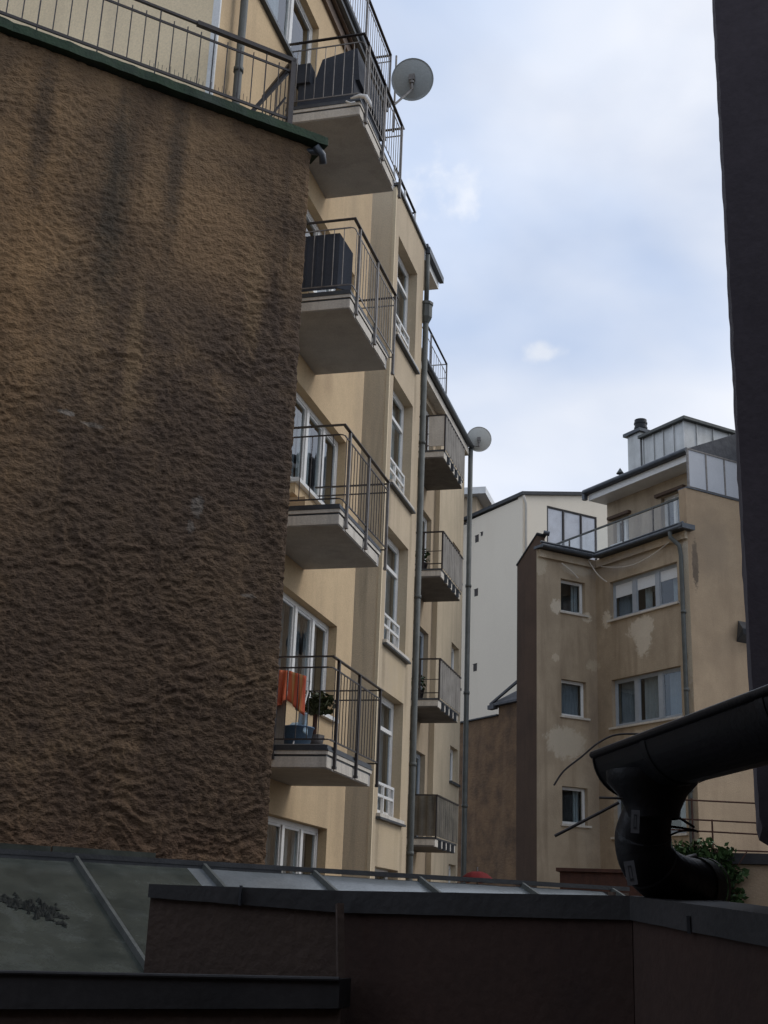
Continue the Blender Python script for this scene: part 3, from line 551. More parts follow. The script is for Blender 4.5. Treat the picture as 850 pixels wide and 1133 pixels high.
# lowest visible balcony: clothes airer, towels, plant, bucket, folding panel
z4 = 1.68+.29
def cloth(a, b, drop, mt, folds=5, amp=.025, bot=None, th=.02):
    a = Vector(a); b = Vector(b); mb = MB(); nx, nz = 22, 10; nrm = (b-a).cross(Vector((0, 0, 1))).normalized(); vs = []
    for sgn in (1, -1):
        for j in range(nz+1):
            for i in range(nx+1):
                u = i/nx; v = j/nz; p = a.lerp(b, u); d = drop*(1+.10*math.sin(3+5*u))
                if bot: d = drop*(bot[0]+(bot[1]-bot[0])*u)
                off = amp*(.3+v)*math.sin(u*math.pi*2*folds/2+v*1.2)+sgn*th*.5*(.4+.6*math.sin(math.pi*min(1, u*1.0)))
                sh = (1-.12*v*math.sin(math.pi*u))
                vs.append(tuple(Vector((p.x, p.y, p.z))+nrm*off-Vector((0, 0, d*v))+(a.lerp(b, .5)-p)*(.10*v)))
    W = nx+1; H = nz+1; fs = []
    for s_ in (0, 1):
        o_ = s_*W*H
        for j in range(nz):
            for i in range(nx): fs.append((o_+j*W+i, o_+j*W+i+1, o_+(j+1)*W+i+1, o_+(j+1)*W+i))
    for i in range(nx): fs.append((i, i+1, W*H+i+1, W*H+i)); k = nz*W; fs.append((k+i, k+i+1, W*H+k+i+1, W*H+k+i))
    for j in range(nz): fs.append((j*W, (j+1)*W, W*H+(j+1)*W, W*H+j*W)); fs.append((j*W+nx, (j+1)*W+nx, W*H+(j+1)*W+nx, W*H+j*W+nx))
    return mb.add(vs, fs)
solo('towel', cloth(px(320, 742, 14.12), px(339, 748, 14.10), .42, 'towel', 5, .032, (.85, 1.12)), M['towel'], 'orange and yellow striped towel hanging over the rail of the lowest balcony', 'towel', o=px(330, 745, 14.1), smooth=True)
solo('towel', cloth(px(303, 741, 14.16), px(319, 742, 14.16), .46, 'orange', 5, .030, (1.1, .75)), M['orange'], 'plain orange red towel beside the striped one, next to the rough wall', 'towel', o=px(310, 742, 14.16), smooth=True)
# airer
t = thing('clothes_airer', 'white folding clothes airer standing on the lowest balcony under the towels', 'clothes airer', (-5.1, 14.5, z4))
for x in (-5.45, -4.95):
    for ya_, yb_ in ((14.22, 14.75), (14.75, 14.22)):
        mb = MB(); mb.tube([(x+(.012 if ya_ < yb_ else -.012), ya_, z4), (x+(.012 if ya_ < yb_ else -.012), yb_, z4+.86)], .011, 6); node('leg', mb, M['white'], t)
mb = MB()
for i in range(7): mb.tube([(-5.45, 14.24+.085*i, z4+.86), (-4.95, 14.24+.085*i, z4+.86)], .005, 5)
node('rods', mb, M['white'], t)
solo('cloth', cloth(px(331, 787, 14.3), px(341, 789, 14.28), .26, 'lblue', 3, .02, (.7, 1.0)), M['lblue'], 'light blue cloth hanging low behind the bars of the lowest balcony', 'cloth', o=px(336, 788, 14.3), smooth=True)
t = thing('flower_pot', 'bushy dark green potted plant on the lowest balcony right of the towels', 'plant', (-4.92, 14.95, z4))
mb = MB(); mb.lathe((-4.92, 14.95, z4), [(.001, 0), (.09, 0), (.13, .22), (.115, .22), (.001, .2)], 16); node('pot', mb, M['iron'], t, smooth=True)
node('foliage', leafy((-4.92, 14.95, z4+.62), (.26, .26, .15), 420, .045, 'leaf2', seed=3), M['leaf2'], t)
mb = MB(); mb.tube([(-4.92, 14.95, z4+.2), (-4.92, 14.95, z4+.6)], .03, 8); node('stem', mb, M['rust'], t)
t = thing('tub', 'blue plastic tub of laundry on the floor of the lowest balcony', 'tub', (-4.95, 14.4, z4))
mb = MB(); mb.lathe((-4.95, 14.4, z4), [(.001, 0), (.15, 0), (.19, .22), (.20, .22), (.20, .235), (.175, .235), (.14, .02), (.001, .02)], 22); node('shell', mb, M['blue'], t, smooth=True)
mb = MB(); mb.lathe((-4.95, 14.4, z4+.17), [(.17, 0), (.14, .06), (.08, .10), (.001, .11)], 14)
for i, v in enumerate(mb.v): mb.v[i] = (v[0], v[1], v[2]+.03*noise.noise(Vector(v)*18))
node('laundry', mb, M['lblue'], t, smooth=True)
mb = MB(); mb.box(-5.38, -5.06, 14.22, 14.245, z4, z4+.56)
for i in range(1, 6): mb.box(-5.38+.053*i, -5.376+.053*i, 14.214, 14.219, z4+.01, z4+.55)
solo('folding_panel', mb, M['fluted'], 'pale grey panel standing on edge behind the lowest balcony bars under the towels', 'panel')

# ================================================================== ROUGH BROWN HOUSE (left), turned frame: s right, t away
TW, SE = 11.8, 5.5
lw_ = thing('rough_wall_house', 'big rough brown rendered wall with a mossy coping and an iron terrace railing on top', 'building', (4, 12.5, GZ), R45)
S0, Z0w, Z1w = .8, .30, 8.80
mb = MB(); ns, nz = 340, 560
vs = []
def fbm(v, o=4, g=.55):
    t_ = 0; A_ = 1; 
    for k_ in range(o): t_ += A_*noise.noise(v); v = v*2.03+Vector((3.1, 1.7, 5.3)); A_ *= g
    return t_
def ss(x): x = min(1, max(0, x)); return x*x*(3-2*x)
def bigwall(s, z):
    p = Vector((s, 0, z)); wv = Vector((.35*noise.noise(p*2.2), 0, .25*noise.noise(p*2.7+Vector((5, 5, 5)))))
    q = Vector(((s+wv.x*.3)*12.0, 1.7, (z+wv.z*.3)*20.0)); f1 = fbm(q, 3); f2 = fbm(q*1.7+Vector((9, 2, 4)), 3, .6)
    zone = .35+.65*ss((7.6-z)/3.0+.8*noise.noise(p*.9)); zone = min(1, zone+.25*ss(noise.noise(p*.7+Vector((8, 1, 1)))*3))
    flake = ss((f1+.02)*2.6)*.0065+ss((f2-.02)*3)*.005-.009*ss((-f1-.25)*4)
    f3 = fbm(Vector(((s+wv.x)*4.6, 5.7, (z+wv.z)*11.0)), 4, .6); pt = ss(noise.noise(p*1.1+Vector((2, 6, 3)))*2.2+.45)*zone
    flake += (ss((f3-.02)*4)*.015-ss((-f3-.3)*5)*.010)*pt
    e = (1-min(1, (SE-s)/.05))
    return flake*zone+.006*f1+.006*noise.noise(Vector((s*23, 3, z*31)))+.0045*noise.noise(Vector((s*45, 3, z*55)))+.03*noise.noise(Vector((s*.5, 2, z*.5)))-.012*e
for j in range(nz+1):
    z = Z0w+(Z1w-Z0w)*j/nz
    for i in range(ns+1):
        s = S0+(SE-S0)*(1-(1-i/ns)**1.0); dx = .012*noise.noise(Vector((0, 7, z*5)))+.008*noise.noise(Vector((2, 7, z*17)))
        vs.append((s+(dx if i > ns-3 else 0), TW-bigwall(s, z), z))
fs = [(j*(ns+1)+i, j*(ns+1)+i+1, (j+1)*(ns+1)+i+1, (j+1)*(ns+1)+i) for j in range(nz) for i in range(ns)]
b0 = len(vs)
for j in range(nz+1): v = vs[j*(ns+1)+ns]; vs.append((v[0]-.01, TW+.3, v[2]))
fs += [(j*(ns+1)+ns, b0+j, b0+j+1, (j+1)*(ns+1)+ns) for j in range(nz)]
mb.add(vs, fs); wo = node('rendered_wall', mb, M['rough'], lw_, smooth=True)
mb = MB(); mb.box(-3, S0+.001, TW-.02, 13.25, GZ, 8.78); mb.box(S0, SE-.03, TW+.08, 13.25, GZ, 8.78); node('wall_core', mb, M['rough'], lw_)
# coping: moss covered, in lengths, ends past the corner
mb = MB(); sl_ = [S0, 1.9, 2.95, 3.9, SE+.16]
for a, b in zip(sl_, sl_[1:]):
    n = 14
    for i in range(n):
        u0, u1 = a+(b-a)*i/n, a+(b-a)*(i+1)/n-.0005*(i == n-1)
        def zz(u): return 8.81+.012*noise.noise(Vector((u*4, 0, 0)))
        def fr(u): return TW-.115+.015*noise.noise(Vector((u*5, 5, 0)))
        def tt(u): return 8.93+.018*noise.noise(Vector((u*7, 2, 0)))
        mb.hexa([(u0, fr(u0), zz(u0)), (u1, fr(u1), zz(u1)), (u1, TW+.35, 8.81), (u0, TW+.35, 8.81), (u0, fr(u0)+.01, tt(u0)), (u1, fr(u1)+.01, tt(u1)), (u1, TW+.35, 8.95), (u0, TW+.35, 8.95)])
node('coping', mb, M['moss'], lw_)
mb = MB(); mb.box(S0, SE+.05, TW+.36, 13.2, 8.79, 8.86); node('terrace_floor', mb, M['concrete'], lw_)
mb = MB(); mb.tube([(SE+.02, TW-.06, 8.79), (SE+.13, TW-.03, 8.72), (SE+.16, TW+.0, 8.62)], .045, 10); mb.tube([(SE-.05, TW+.05, 8.75), (SE+.13, TW-.02, 8.76)], .04, 10); node('spout', mb, M['flash'], lw_, smooth=True)
# railing
mb = MB(); rz = 9.93; TR = TW+.05
mb.bar((S0, TR, rz), (4.05, TR, rz), .035, .03); mb.bar((3.95, TR, rz), (5.22, TR, rz), .06, .055); hr = node('terrace_railing', mb, M['iron'], lw_, (S0, TR, 8.95))
mb = MB(); mb.bar((S0, TR, rz-.16), (5.2, TR, rz-.16), .016, .028); mb.bar((S0, TR, 9.10), (5.2, TR, 9.10), .02, .035)
x = 5.02
i = 0
while x > S0:
    tall = (i % 4 == 1)
    mb.tube([(x, TR-.004, 9.0 if tall else 9.08), (x, TR-.004, rz-.02 if tall else rz-.10)], .009 if tall else .0075, 5); x -= .168; i += 1
for k in range(26):
    x = 4.7-.045*k if k < 12 else 4.1-.05*(k-12); mb.tube([(x, TR+.03, 9.12), (x, TR+.03, 9.2+.02*(k % 3))], .003, 4)
node('infill_bars', mb, M['iron'], hr)
mb = MB(); mb.box(5.17, 5.235, TR-.03, TR+.035, 8.9, rz+.03); node('corner_post', mb, M['iron'], hr)
mb = MB(); mb.bar((5.18, TR+.04, rz-.12), (4.70, TR+.28, 9.0), .05, .035); mb.bar((4.95, TR+.3, 9.0), (5.2, TR+.15, 9.5), .025, .02); node('strut', mb, M['iron'], hr)
mb = MB(); mb.bar((5.2, TR+.04, rz), (5.2, 12.7, rz), .05, .04); mb.bar((5.2, TR+.04, 9.1), (5.2, 12.7, 9.1), .02, .03)
for q in range(1, 6): mb.tube([(5.2, TR+.04+.14*q, 9.1), (5.2, TR+.04+.14*q, rz)], .007, 5)
node('return_rail', mb, M['iron'], hr)

# ================================================================== LEAN-TO ROOF at foot of the rough wall
lean = thing('lean_to_roof', 'dark zinc lean-to roof with standing seams at the foot of the rough brown wall', 'roof', (5, 10.5, -1), R45)
TR0, TR1, ZR0, ZR1, SR1 = 9.3, 11.66, -.50, .44, 9.95
mb = MB(); n = 40
def rz_(s, t): return ZR0+(ZR1-ZR0)*(t-TR0)/(TR1-TR0)+.006*noise.noise(Vector((s*2.2, t*2.2, 0)))
vs = []; NT = 12; NS = 60
for i in range(NS+1):
    for j in range(NT+1): s = -1.5+(SR1+1.5)*i/NS; t = TR0+(TR1-TR0)*j/NT; vs.append((s, t, rz_(s, t)))
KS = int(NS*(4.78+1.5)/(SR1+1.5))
mb.add(vs, [(i*(NT+1)+j, (i+1)*(NT+1)+j, (i+1)*(NT+1)+j+1, i*(NT+1)+j+1) for i in range(KS) for j in range(NT)]); node('sheet', mb, M['leadroof'], lean, smooth=True)
mb = MB(); mb.add(vs, [(i*(NT+1)+j, (i+1)*(NT+1)+j, (i+1)*(NT+1)+j+1, i*(NT+1)+j+1) for i in range(KS, NS) for j in range(NT)]); node('sheet', mb, M['zinc_skysheen'], lean, smooth=True, label='zinc sheets towards the right end, coloured paler for the sky they reflect')
for s in (-.1, 1.1, 2.25, 3.53, 4.78, 5.96, 7.2, 8.52, 9.78):
    mb = MB(); mb.hexa([(s-.022, TR0, ZR0), (s+.022, TR0, ZR0), (s+.022, TR1, ZR1), (s-.022, TR1, ZR1), (s-.015, TR0, ZR0+.055), (s+.015, TR0, ZR0+.055), (s+.015, TR1, ZR1+.055), (s-.015, TR1, ZR1+.055)]); node('standing_seam', mb, M['zinc'], lean)
mb = MB(); mb.box(-1.5, SE+.1, TR1-.02, TW-.0, ZR1-.01, ZR1+.05); mb.bar((-1.5, TR1+.02, ZR1+.045), (SR1+.08, TR1+.02, ZR1+.045), .09, .045); node('ridge_flashing', mb, M['tar'], lean)
mb = MB()
for a, b in ((-1.5, 2.2), (2.22, 3.3), (3.32, 4.3)): mb.bar((a, TR1+.05, ZR1+.095), (b, TR1+.05, ZR1+.10-.01*(b > 3)), .05, .05)
node('flashing_strip', mb, M['leadroof'], lean)
mb = MB(); mb.box(-1.5, SR1, TR0+.1, TW+.1, GZ, ZR0-.08); mb.prism([(SR1-.15, TR0, ZR0-.08), (SR1-.15, TR1, ZR0-.08), (SR1-.15, TR1, ZR1-.02), (SR1-.15, TR0, ZR0-.02)], (.15, 0, 0)); mb.prism([(SR1-.3, TR1-.1, GZ), (SR1, TR1-.1, GZ), (SR1, TR1+.06, GZ), (SR1-.3, TR1+.06, GZ)], (0, 0, ZR1-GZ-.0)); mb.box(SE, SR1, TR1-.0, TR1+.06, -.6, ZR1-.01); node('body', mb, M['maroon2'], lean)

rnd = random.Random(21); mb = MB()
for i in range(150):
    u = rnd.random(); s_ = 2.70+.42*u+rnd.gauss(0, .03); t_ = 10.72-.30*u+rnd.gauss(0, .05+.04*math.sin(u*9)**2); h = .01+.045*rnd.random()*math.sin(math.pi*min(1, max(0, u)))
    z_ = ZR0+(ZR1-ZR0)*(t_-TR0)/(TR1-TR0)+.004; w_ = .015+.03*rnd.random(); n5 = 6; ring = [(s_+w_*math.cos(a*6.283/n5+i)*(.7+.5*rnd.random()), t_+w_*math.sin(a*6.283/n5+i)*(.7+.5*rnd.random()), z_-.01) for a in range(n5)]
    mb.add(ring+[(s_+rnd.gauss(0, .006), t_+rnd.gauss(0, .006), z_+h)], [(a, (a+1) % n5, n5) for a in range(n5)])
solo('moss_clump', mb, M['mossdark'], 'ragged black moss clump lying on the zinc lean-to roof at far left', 'moss', (2.9, 10.6, -.05), R45)
# ================================================================== RIGHT-HAND HOUSE (turned frame)
rh = thing('tan_corner_house', 'weathered tan corner house with patched plaster, glass roof railing and a zinc attic', 'building', (25, 27, GZ), R45)
TS, SW, TT = 28.3, 23.36, 24.4
sw_o = [(22.05, 22.95, 8.8, 9.78), (22.05, 22.95, 5.78, 6.82), (22.05, 22.95, 2.8, 3.82)]
ww_o = [(24.85, 27.68, 8.6, 9.74), (24.85, 27.68, 5.5, 6.85), (24.85, 27.68, 2.5, 3.86)]
mb = MB(); wall(mb, mapy(TS), 21.18, SW, GZ, 10.55, sw_o, .35); node('narrow_facade', mb, M['rb'], rh)
mb = MB(); wall(mb, maps(SW), TT, TS+.0, GZ, 10.55, ww_o, .35); node('wide_facade', mb, M['rb'], rh)
mb = MB(); mb.box(SW+.352, 31, TT, TT+.3, GZ, 11.75); mb.box(SW+.0, SW+.351, TT-.001, TT+.28, 10.56, 11.75); mb.box(SW+.0, SW+.35, TT-.003, TT-.001, GZ, 10.7); node('side_wall', mb, M['rb_third'], rh)
mb = MB(); mb.prism([(21.18-.003, TS+.005, GZ), (21.18-.003, 29.25, GZ), (21.18-.003, 29.25, 10.22), (21.18-.003, TS+.005, 10.95)], (.3, 0, 0)); node('gable_strip', mb, M['rb_dark'], rh)
mb = MB(); mb.hexa([(21.15, TS-.05, 10.96), (21.5, TS-.05, 10.96), (21.5, 29.27, 10.22), (21.15, 29.27, 10.22), (21.15, TS-.05, 11.0), (21.5, TS-.05, 11.0), (21.5, 29.27, 10.26), (21.15, 29.27, 10.26)]); node('gable_coping', mb, M['tar'], rh)
mb = MB(); mb.box(21.5, 31, 29.0, 29.24, GZ, 10.2); mb.box(30.8, 31, TT+.3, 31, GZ, 11.7); mb.box(23.7, 30.8, 30.8, 31, GZ, 10.55); mb.box(21.5, 31, TS+.36, 29.0, 10.35, 10.52); mb.box(23.7, 31, 29.0, 30.8, 10.35, 10.52); mb.box(SW+.36, 30.8, TT+.31, TS+.36, 10.35, 10.521)
for z in (7.3, 4.3, 1.3): mb.box(21.5, 30.8, TS+.36, 29.1, z, z+.2); mb.box(SW+.36, 30.8, TT+.31, TS+.35, z, z+.2)
node('rear_shell', mb, M['room'], rh)
for i, o in enumerate(sw_o): window(rh, mapy(TS), *o, rec=.14, fm='white' if i != 1 else 'white', fw=.05, cur=([(0, 1, 'curtain2')] if i == 1 else [(0.75, .98, 'curtain')]), sill='soffit')
for i, o in enumerate(ww_o): window(rh, maps(SW), *o, (25.78, 26.75), rec=.13, fm='greyframe', fw=.07, cur=([(0, .3, 'curtain2'), (.34, .64, 'curtain'), (.68, 1, 'curtain2')] if i == 1 else [(.72, .99, 'curtain2'), (.46, .60, 'curtain'), (.08, .2, 'curtain')]), sill='soffit', blind=.32 if i == 0 else 0, mw=.17)
# open casement leaves in the narrow windows
for z0, z1 in ((8.87, 9.72), (2.87, 3.76)):
    mb = MB(); p0 = Vector((22.86, TS+.12, z0+.03)); 
    for a, b in (((22.84, TS+.10, z0), (22.84, TS+.10, z1)), ((22.72, TS+.34, z0), (22.72, TS+.34, z1)), ((22.84, TS+.10, z0), (22.72, TS+.34, z0)), ((22.84, TS+.10, z1), (22.72, TS+.34, z1))): mb.bar(a, b, .045, .045)
    node('casement', mb, M['white'], rh)
# cornice band + gutter
mb = MB(); mb.box(21.22, SW, TS-.10, TS-.001, 10.28, 10.5); mb.box(SW-.10, SW-.001, TT+.0, TS-.102, 10.28, 10.5); node('cornice', mb, M['rb'], rh)
mb = MB(); mb.box(21.15, SW-.3, TS-.28, TS+.1, 10.52, 10.60); mb.box(SW-.28, SW+.1, TT-.12, TS-.28, 10.52, 10.601)
mb.tube([(21.15, TS-.30, 10.56), (SW-.30, TS-.30, 10.56), (SW-.30, TT-.14, 10.56)], .06, 12); mb.tube([(21.15, TS-.24, 10.68), (SW-.24, TS-.24, 10.68), (SW-.24, TT-.1, 10.68)], .035, 8)
mb.box(SW-.34, SW+.12, TT-.18, TT-.005, 10.50, 10.64)
node('roof_gutter', mb, M['flash'], rh)
mb = MB(); mb.tube([(SW-.3, TT+.35, 10.5), (SW-.3, TT+.35, 10.35), (SW-.14, TT+.18, 10.1), (SW-.12, TT+.15, 9.8), (SW-.12, TT+.13, GZ)], .062, 12)
for z in (8.2, 6.1, 3.5): mb.tube([(SW-.12, TT+.135, z), (SW-.12, TT+.135, z+.08)], .076, 12)
node('drainpipe', mb, M['zinc'], rh, smooth=True)
# overflow cables under the cornice
mb = MB()
def sag(a, b, k, n=12): a = Vector(a); b = Vector(b); return [a.lerp(b, i/n)-Vector((0, 0, k*math.sin(math.pi*i/n))) for i in range(n+1)]
mb.tube(sag((23.0, TS-.12, 10.45), (23.28, 27.7, 9.75), .10), .018, 6); mb.tube(sag((SW-.12, 27.9, 10.25), (SW-.12, 25.0, 10.3), .28), .014, 6); mb.tube(sag((22.0, TS-.12, 10.2), (22.6, TS-.12, 9.85), -.02), .02, 6)
node('cable', mb, M['soffit'], rh)
# glass roof railing
mb = MB(); mb.bar((SW+.05, TT+.1, 11.55), (SW+.05, 30.4, 11.53), .05, .05); gr = node('glass_railing', mb, M['zinc'], rh, (SW, 27, 10.6))
for t_ in (24.55, 25.8, 27.1, 28.35, 29.6):
    mb = MB(); mb.box(SW+.03, SW+.07, t_-.02, t_+.02, 10.6, 11.52); node('post', mb, M['galv'], gr)
mb = MB(); mb.box(SW+.045, SW+.053, TT+.15, 30.3, 10.75, 11.5); node('glass_panel', mb, M['glassclear'], gr)
# things on the flat roof end
mb = MB(); mb.tube([(21.35, TS-.1, 11.02), (21.5, TS-.2, 10.98)], .07, 10); mb.tube([(21.5, TS+.2, 10.6), (21.5, TS+.2, 10.98)], .05, 8); node('roof_vent', mb, M['flash'], rh)
# setback storey
uo = [(28.2, 28.92, 11.4, 12.22), (25.8, 26.75, 11.2, 12.36)]
mb = MB(); wall(mb, maps(24.6), 25.3, 29.2, 10.53, 13.1, uo, .3); node('setback_wall', mb, M['rb'], rh)
for o in uo: window(rh, maps(24.6), *o, (o[0]+.3,) if o[0] > 28 else (o[0]+.5,), rec=.14, cur=[(0, .5, 'curtain2')], sill='white')
for o in uo:
    mb = MB(); mb.box(24.47, 24.599, o[0]-.12, o[1]+.15, o[3]+.0, o[3]+.09); node('shutter_box', mb, M['rb_dark'], rh)
mb = MB(); mb.box(24.901, 30, 28.95, 29.2, 10.53, 13.1); mb.box(24.901, 30, 25.3, 25.5, 10.53, 13.1); mb.box(29.8, 30, 25.5, 28.95, 10.53, 13.1); node('setback_shell', mb, M['rb'], rh)
mb = MB(); mb.box(23.95, 30, 24.9, 29.3, 12.82, 13.02); node('eave_board', mb, M['white'], rh)
mb = MB(); mb.hexa([(23.88, 24.85, 13.023), (30, 24.85, 13.023), (30, 29.35, 13.023), (23.88, 29.35, 13.023), (23.88, 24.85, 13.16), (27, 24.85, 14.6), (27, 29.35, 14.6), (23.88, 29.35, 13.16)]); node('roof', mb, M['slate'], rh)
mb = MB(); mb.tube([(23.84, 24.8, 13.1), (23.84, 29.4, 13.1)], .08, 12); mb.box(23.8, 23.94, 29.33, 29.45, 12.85, 13.12); node('eave_gutter', mb, M['flash'], rh, smooth=False)
# zinc attic, chimney
mb = MB(); mb.box(26, 30.5, 27.1, 29.04, 13.9, 15.28)
mb2 = MB()
for t_ in (27.12, 27.58, 28.06, 28.5, 29.0): mb2.box(25.965, 25.999, t_-.018, t_+.018, 13.9, 15.28)
for s_ in (26.5, 27.2, 27.9, 28.6, 29.3): mb2.box(s_-.018, s_+.018, 27.065, 27.099, 13.9, 15.28)
a_ = node('attic', mb, M['standing'], rh); node('seams', mb2, M['standing'], a_)
mb = MB(); mb.box(25.85, 30.6, 26.95, 29.1, 15.285, 15.38); node('roof_edge', mb, M['zinc'], a_)
mb = MB(); mb.box(25.95, 26.5, 29.1, 29.7, 13.7, 15.55); ch = node('chimney', mb, M['standing'], rh)
mb = MB(); mb.box(25.85, 26.6, 29.0, 29.82, 15.553, 15.66); node('cap', mb, M['flash'], ch)
mb = MB(); mb.lathe((26.22, 29.35, 0), [(.001, 15.66), (.2, 15.67), (.2, 15.78), (.22, 15.78), (.22, 15.83), (.2, 15.84), (.2, 15.95), (.22, 15.95), (.22, 16.0), (.2, 16.0), (.2, 16.1), (.001, 16.12)], 16); node('flue', mb, M['blackpvc'], ch)
mb = MB(); mb.tube([(25.6, 29.7, 13.7), (25.6, 29.7, 14.25)], .04, 8); mb.lathe((25.6, 29.7, 14.2), [(.13, 0), (.001, .2)], 10); node('vent_cowl', mb, M['zinc'], rh)
mb = MB(); mb.tube([(27, 28.2, 15.35), (27, 28.2, 15.9)], .05, 8); node('vent_pipe', mb, M['blackpvc'], rh)
mb = MB(); mb.tube([(27.6, 26.2, 14.3), (27.6, 26.2, 15.7)], .04, 8); mb.lathe((27.6, 26.2, 15.7), [(.001, .02), (.2, .02), (.2, -.03), (.001, -.03)], 12); node('vent_cap', mb, M['zinc'], rh)
# further roof on the right with its own eave
mb = MB(); mb.box(27, 31, 22.5, 25.25, 11.8, 13.9); node('right_storey', mb, M['rb'], rh)
mb = MB(); mb.box(26.6, 31, 22, 25.6, 13.903, 14.07); node('right_eave_board', mb, M['white'], rh)
mb = MB(); mb.tube([(26.5, 22, 14.2), (26.5, 25.7, 14.2)], .10, 12); mb.hexa([(26.5, 22, 14.073), (31, 22, 14.073), (31, 25.7, 14.073), (26.5, 25.7, 14.073), (26.5, 22, 14.2), (29, 22, 15.2), (29, 25.7, 15.2), (26.5, 25.7, 14.2)]); node('right_roof', mb, M['slate'], rh)
mb = MB(); mb.tube([(26.6, 24.2, 14.15), (26.6, 24.2, 13.9), (26.85, 24.2, 13.6), (26.9, 24.2, 12)], .06, 10); node('white_drainpipe', mb, M['white'], rh, smooth=True)
# frosted screen on the side wall
mb = MB(); mb.box(23.4, 30, TT-.03, TT+.35, 11.753, 11.80); sc_ = node('parapet_cap', mb, M['flash'], rh)
mb = MB()
for s_ in (23.52, 24.2, 24.9, 25.6, 26.3, 27.0): mb.box(s_-.025, s_+.025, TT+.02, TT+.07, 11.80, 12.93)
mb.box(23.5, 27.02, TT+.015, TT+.075, 12.93, 12.97); fr_ = node('screen_frame', mb, M['galv'], rh)
mb = MB(); mb.box(23.53, 27, TT+.035, TT+.05, 11.85, 12.93); node('frosted_panel', mb, M['frost'], fr_)
# black hopper on side wall
mb = MB(); mb.hexa([(25.0, TT-.28, 7.82), (25.7, TT-.28, 7.82), (25.7, TT-.005, 7.65), (25.0, TT-.005, 7.65), (24.9, TT-.35, 7.95), (25.7, TT-.35, 7.95), (25.7, TT-.005, 8.25), (25.1, TT-.005, 8.25)]); node('wall_lamp_hood', mb, M['flash'], rh)

# ================================================================== CREAM BUILDING behind
cb = thing('cream_party_wall_building', 'smooth pale cream building with a blank side and glazed loggia behind the tan house', 'building', (32, 42, GZ), R45)
TC, SC = 38.34, 28.0
mb = MB(); lo = [(29.2, 31.75, 14.0, 16.15)]
wall(mb, mapy(TC), SC, 36, GZ, 16.3, lo, .3); mb.prism([(SC, TC, 16.3), (36, TC, 16.3), (36, TC, 17.9), (SC, TC, 16.3+.05)], (0, .3, 0)); mb.box(SC, SC+.3, TC+.301, 50, GZ, 16.25); mb.box(35.7, 36, TC+.31, 50, GZ, 16.2); mb.box(SC+.3, 35.7, 49.7, 50, GZ, 16.2)
node('walls', mb, M['whitewall'], cb)
mb = MB(); mb.hexa([(SC-.1, TC-.12, 16.32), (36.2, TC-.12, 17.95), (36.2, 50, 17.95), (SC-.1, 50, 16.32), (SC-.1, TC-.12, 16.46), (36.2, TC-.12, 18.09), (36.2, 50, 18.09), (SC-.1, 50, 16.46)]); node('roof', mb, M['tar'], cb)
window(cb, mapy(TC), *lo[0], (30.05, 30.95), rec=.02, fm='iron', fw=.05, mw=.05, name='glazed_loggia', gm='frost2')
mb = MB(); mb.tube([(SC+.12, TC-.08, 9.5), (SC+.12, TC-.08, 16.0), (SC-.02, TC-.1, 16.3)], .055, 10); node('drainpipe', mb, M['soffit'], cb, smooth=True)
for (t_, z, w2, h2) in ((41.5, 15.3, .12, .14), (41.15, 15.42, .07, .07), (41.5, 13.0, .12, .14), (41.5, 9.9, .12, .14), (44.5, 12, .12, .14)):
    mb = MB(); mb.box(SC-.012, SC-.001, t_-w2, t_+w2, z-h2, z+h2); mb.box(SC-.03, SC-.012, t_-w2-.02, t_+w2+.02, z+h2, z+h2+.02); node('vent_hole', mb, M['iron'], cb)
# far building whose roof corner shows over it
fb = thing('far_flat_roof_building', 'small far building with a white flat roof edge above the cream side wall', 'building', (-10, 52, GZ))
mb = MB(); mb.box(-14, -9.75, 50, 60, GZ, 17.45); node('walls', mb, M['section2'], fb)
mb = MB(); mb.box(-14.3, -9.3, 49.6, 60, 17.453, 17.75); node('roof', mb, M['white'], fb)
mb = MB(); mb.tube(sag((-12.5, 49.5, 16.9), (-9.9, 49.5, 16.2), .5), .03, 6); mb.tube(sag((-12.5, 49.5, 16.0), (-9.9, 49.5, 16.1), .1), .02, 6); node('cable', mb, M['iron'], fb)
# ================================================================== SOOTY BROWN WALL with slate-roofed stub
bw = thing('sooty_boundary_building', 'dark sooty brown wall with slate roofed stub between far drainpipe and tan house', 'building', (27, 38, GZ), R45)
mb = MB(); mb.box(26, 26.6, 36.97, 46, GZ, 7.22); mb.box(25.98, 27.4, 33.5, 36.97, GZ, 7.55); node('wall', mb, M['brick'], bw)
mb = MB(); mb.box(25.9, 26.7, 36.98, 46, 7.223, 7.27); node('coping', mb, M['tar'], bw)
mb = MB(); mb.prism([(25.8, 37.3, 7.60), (25.8, 37.3, 7.68), (25.8, 33.2, 9.2), (25.8, 33.2, 9.1)], (.08, 0, 0)); mb.hexa([(25.8, 37.3, 7.56), (25.8, 33.2, 7.56), (26.2, 33.2, 7.56), (26.2, 37.3, 7.56), (25.8, 37.3, 7.64), (25.8, 33.2, 7.64), (27.8, 33.2, 9.4), (27.8, 36.2, 8.6)])
mb.box(25.75, 25.95, 36.98, 37.35, 7.45, 7.6)
node('roof', mb, M['slate'], bw)
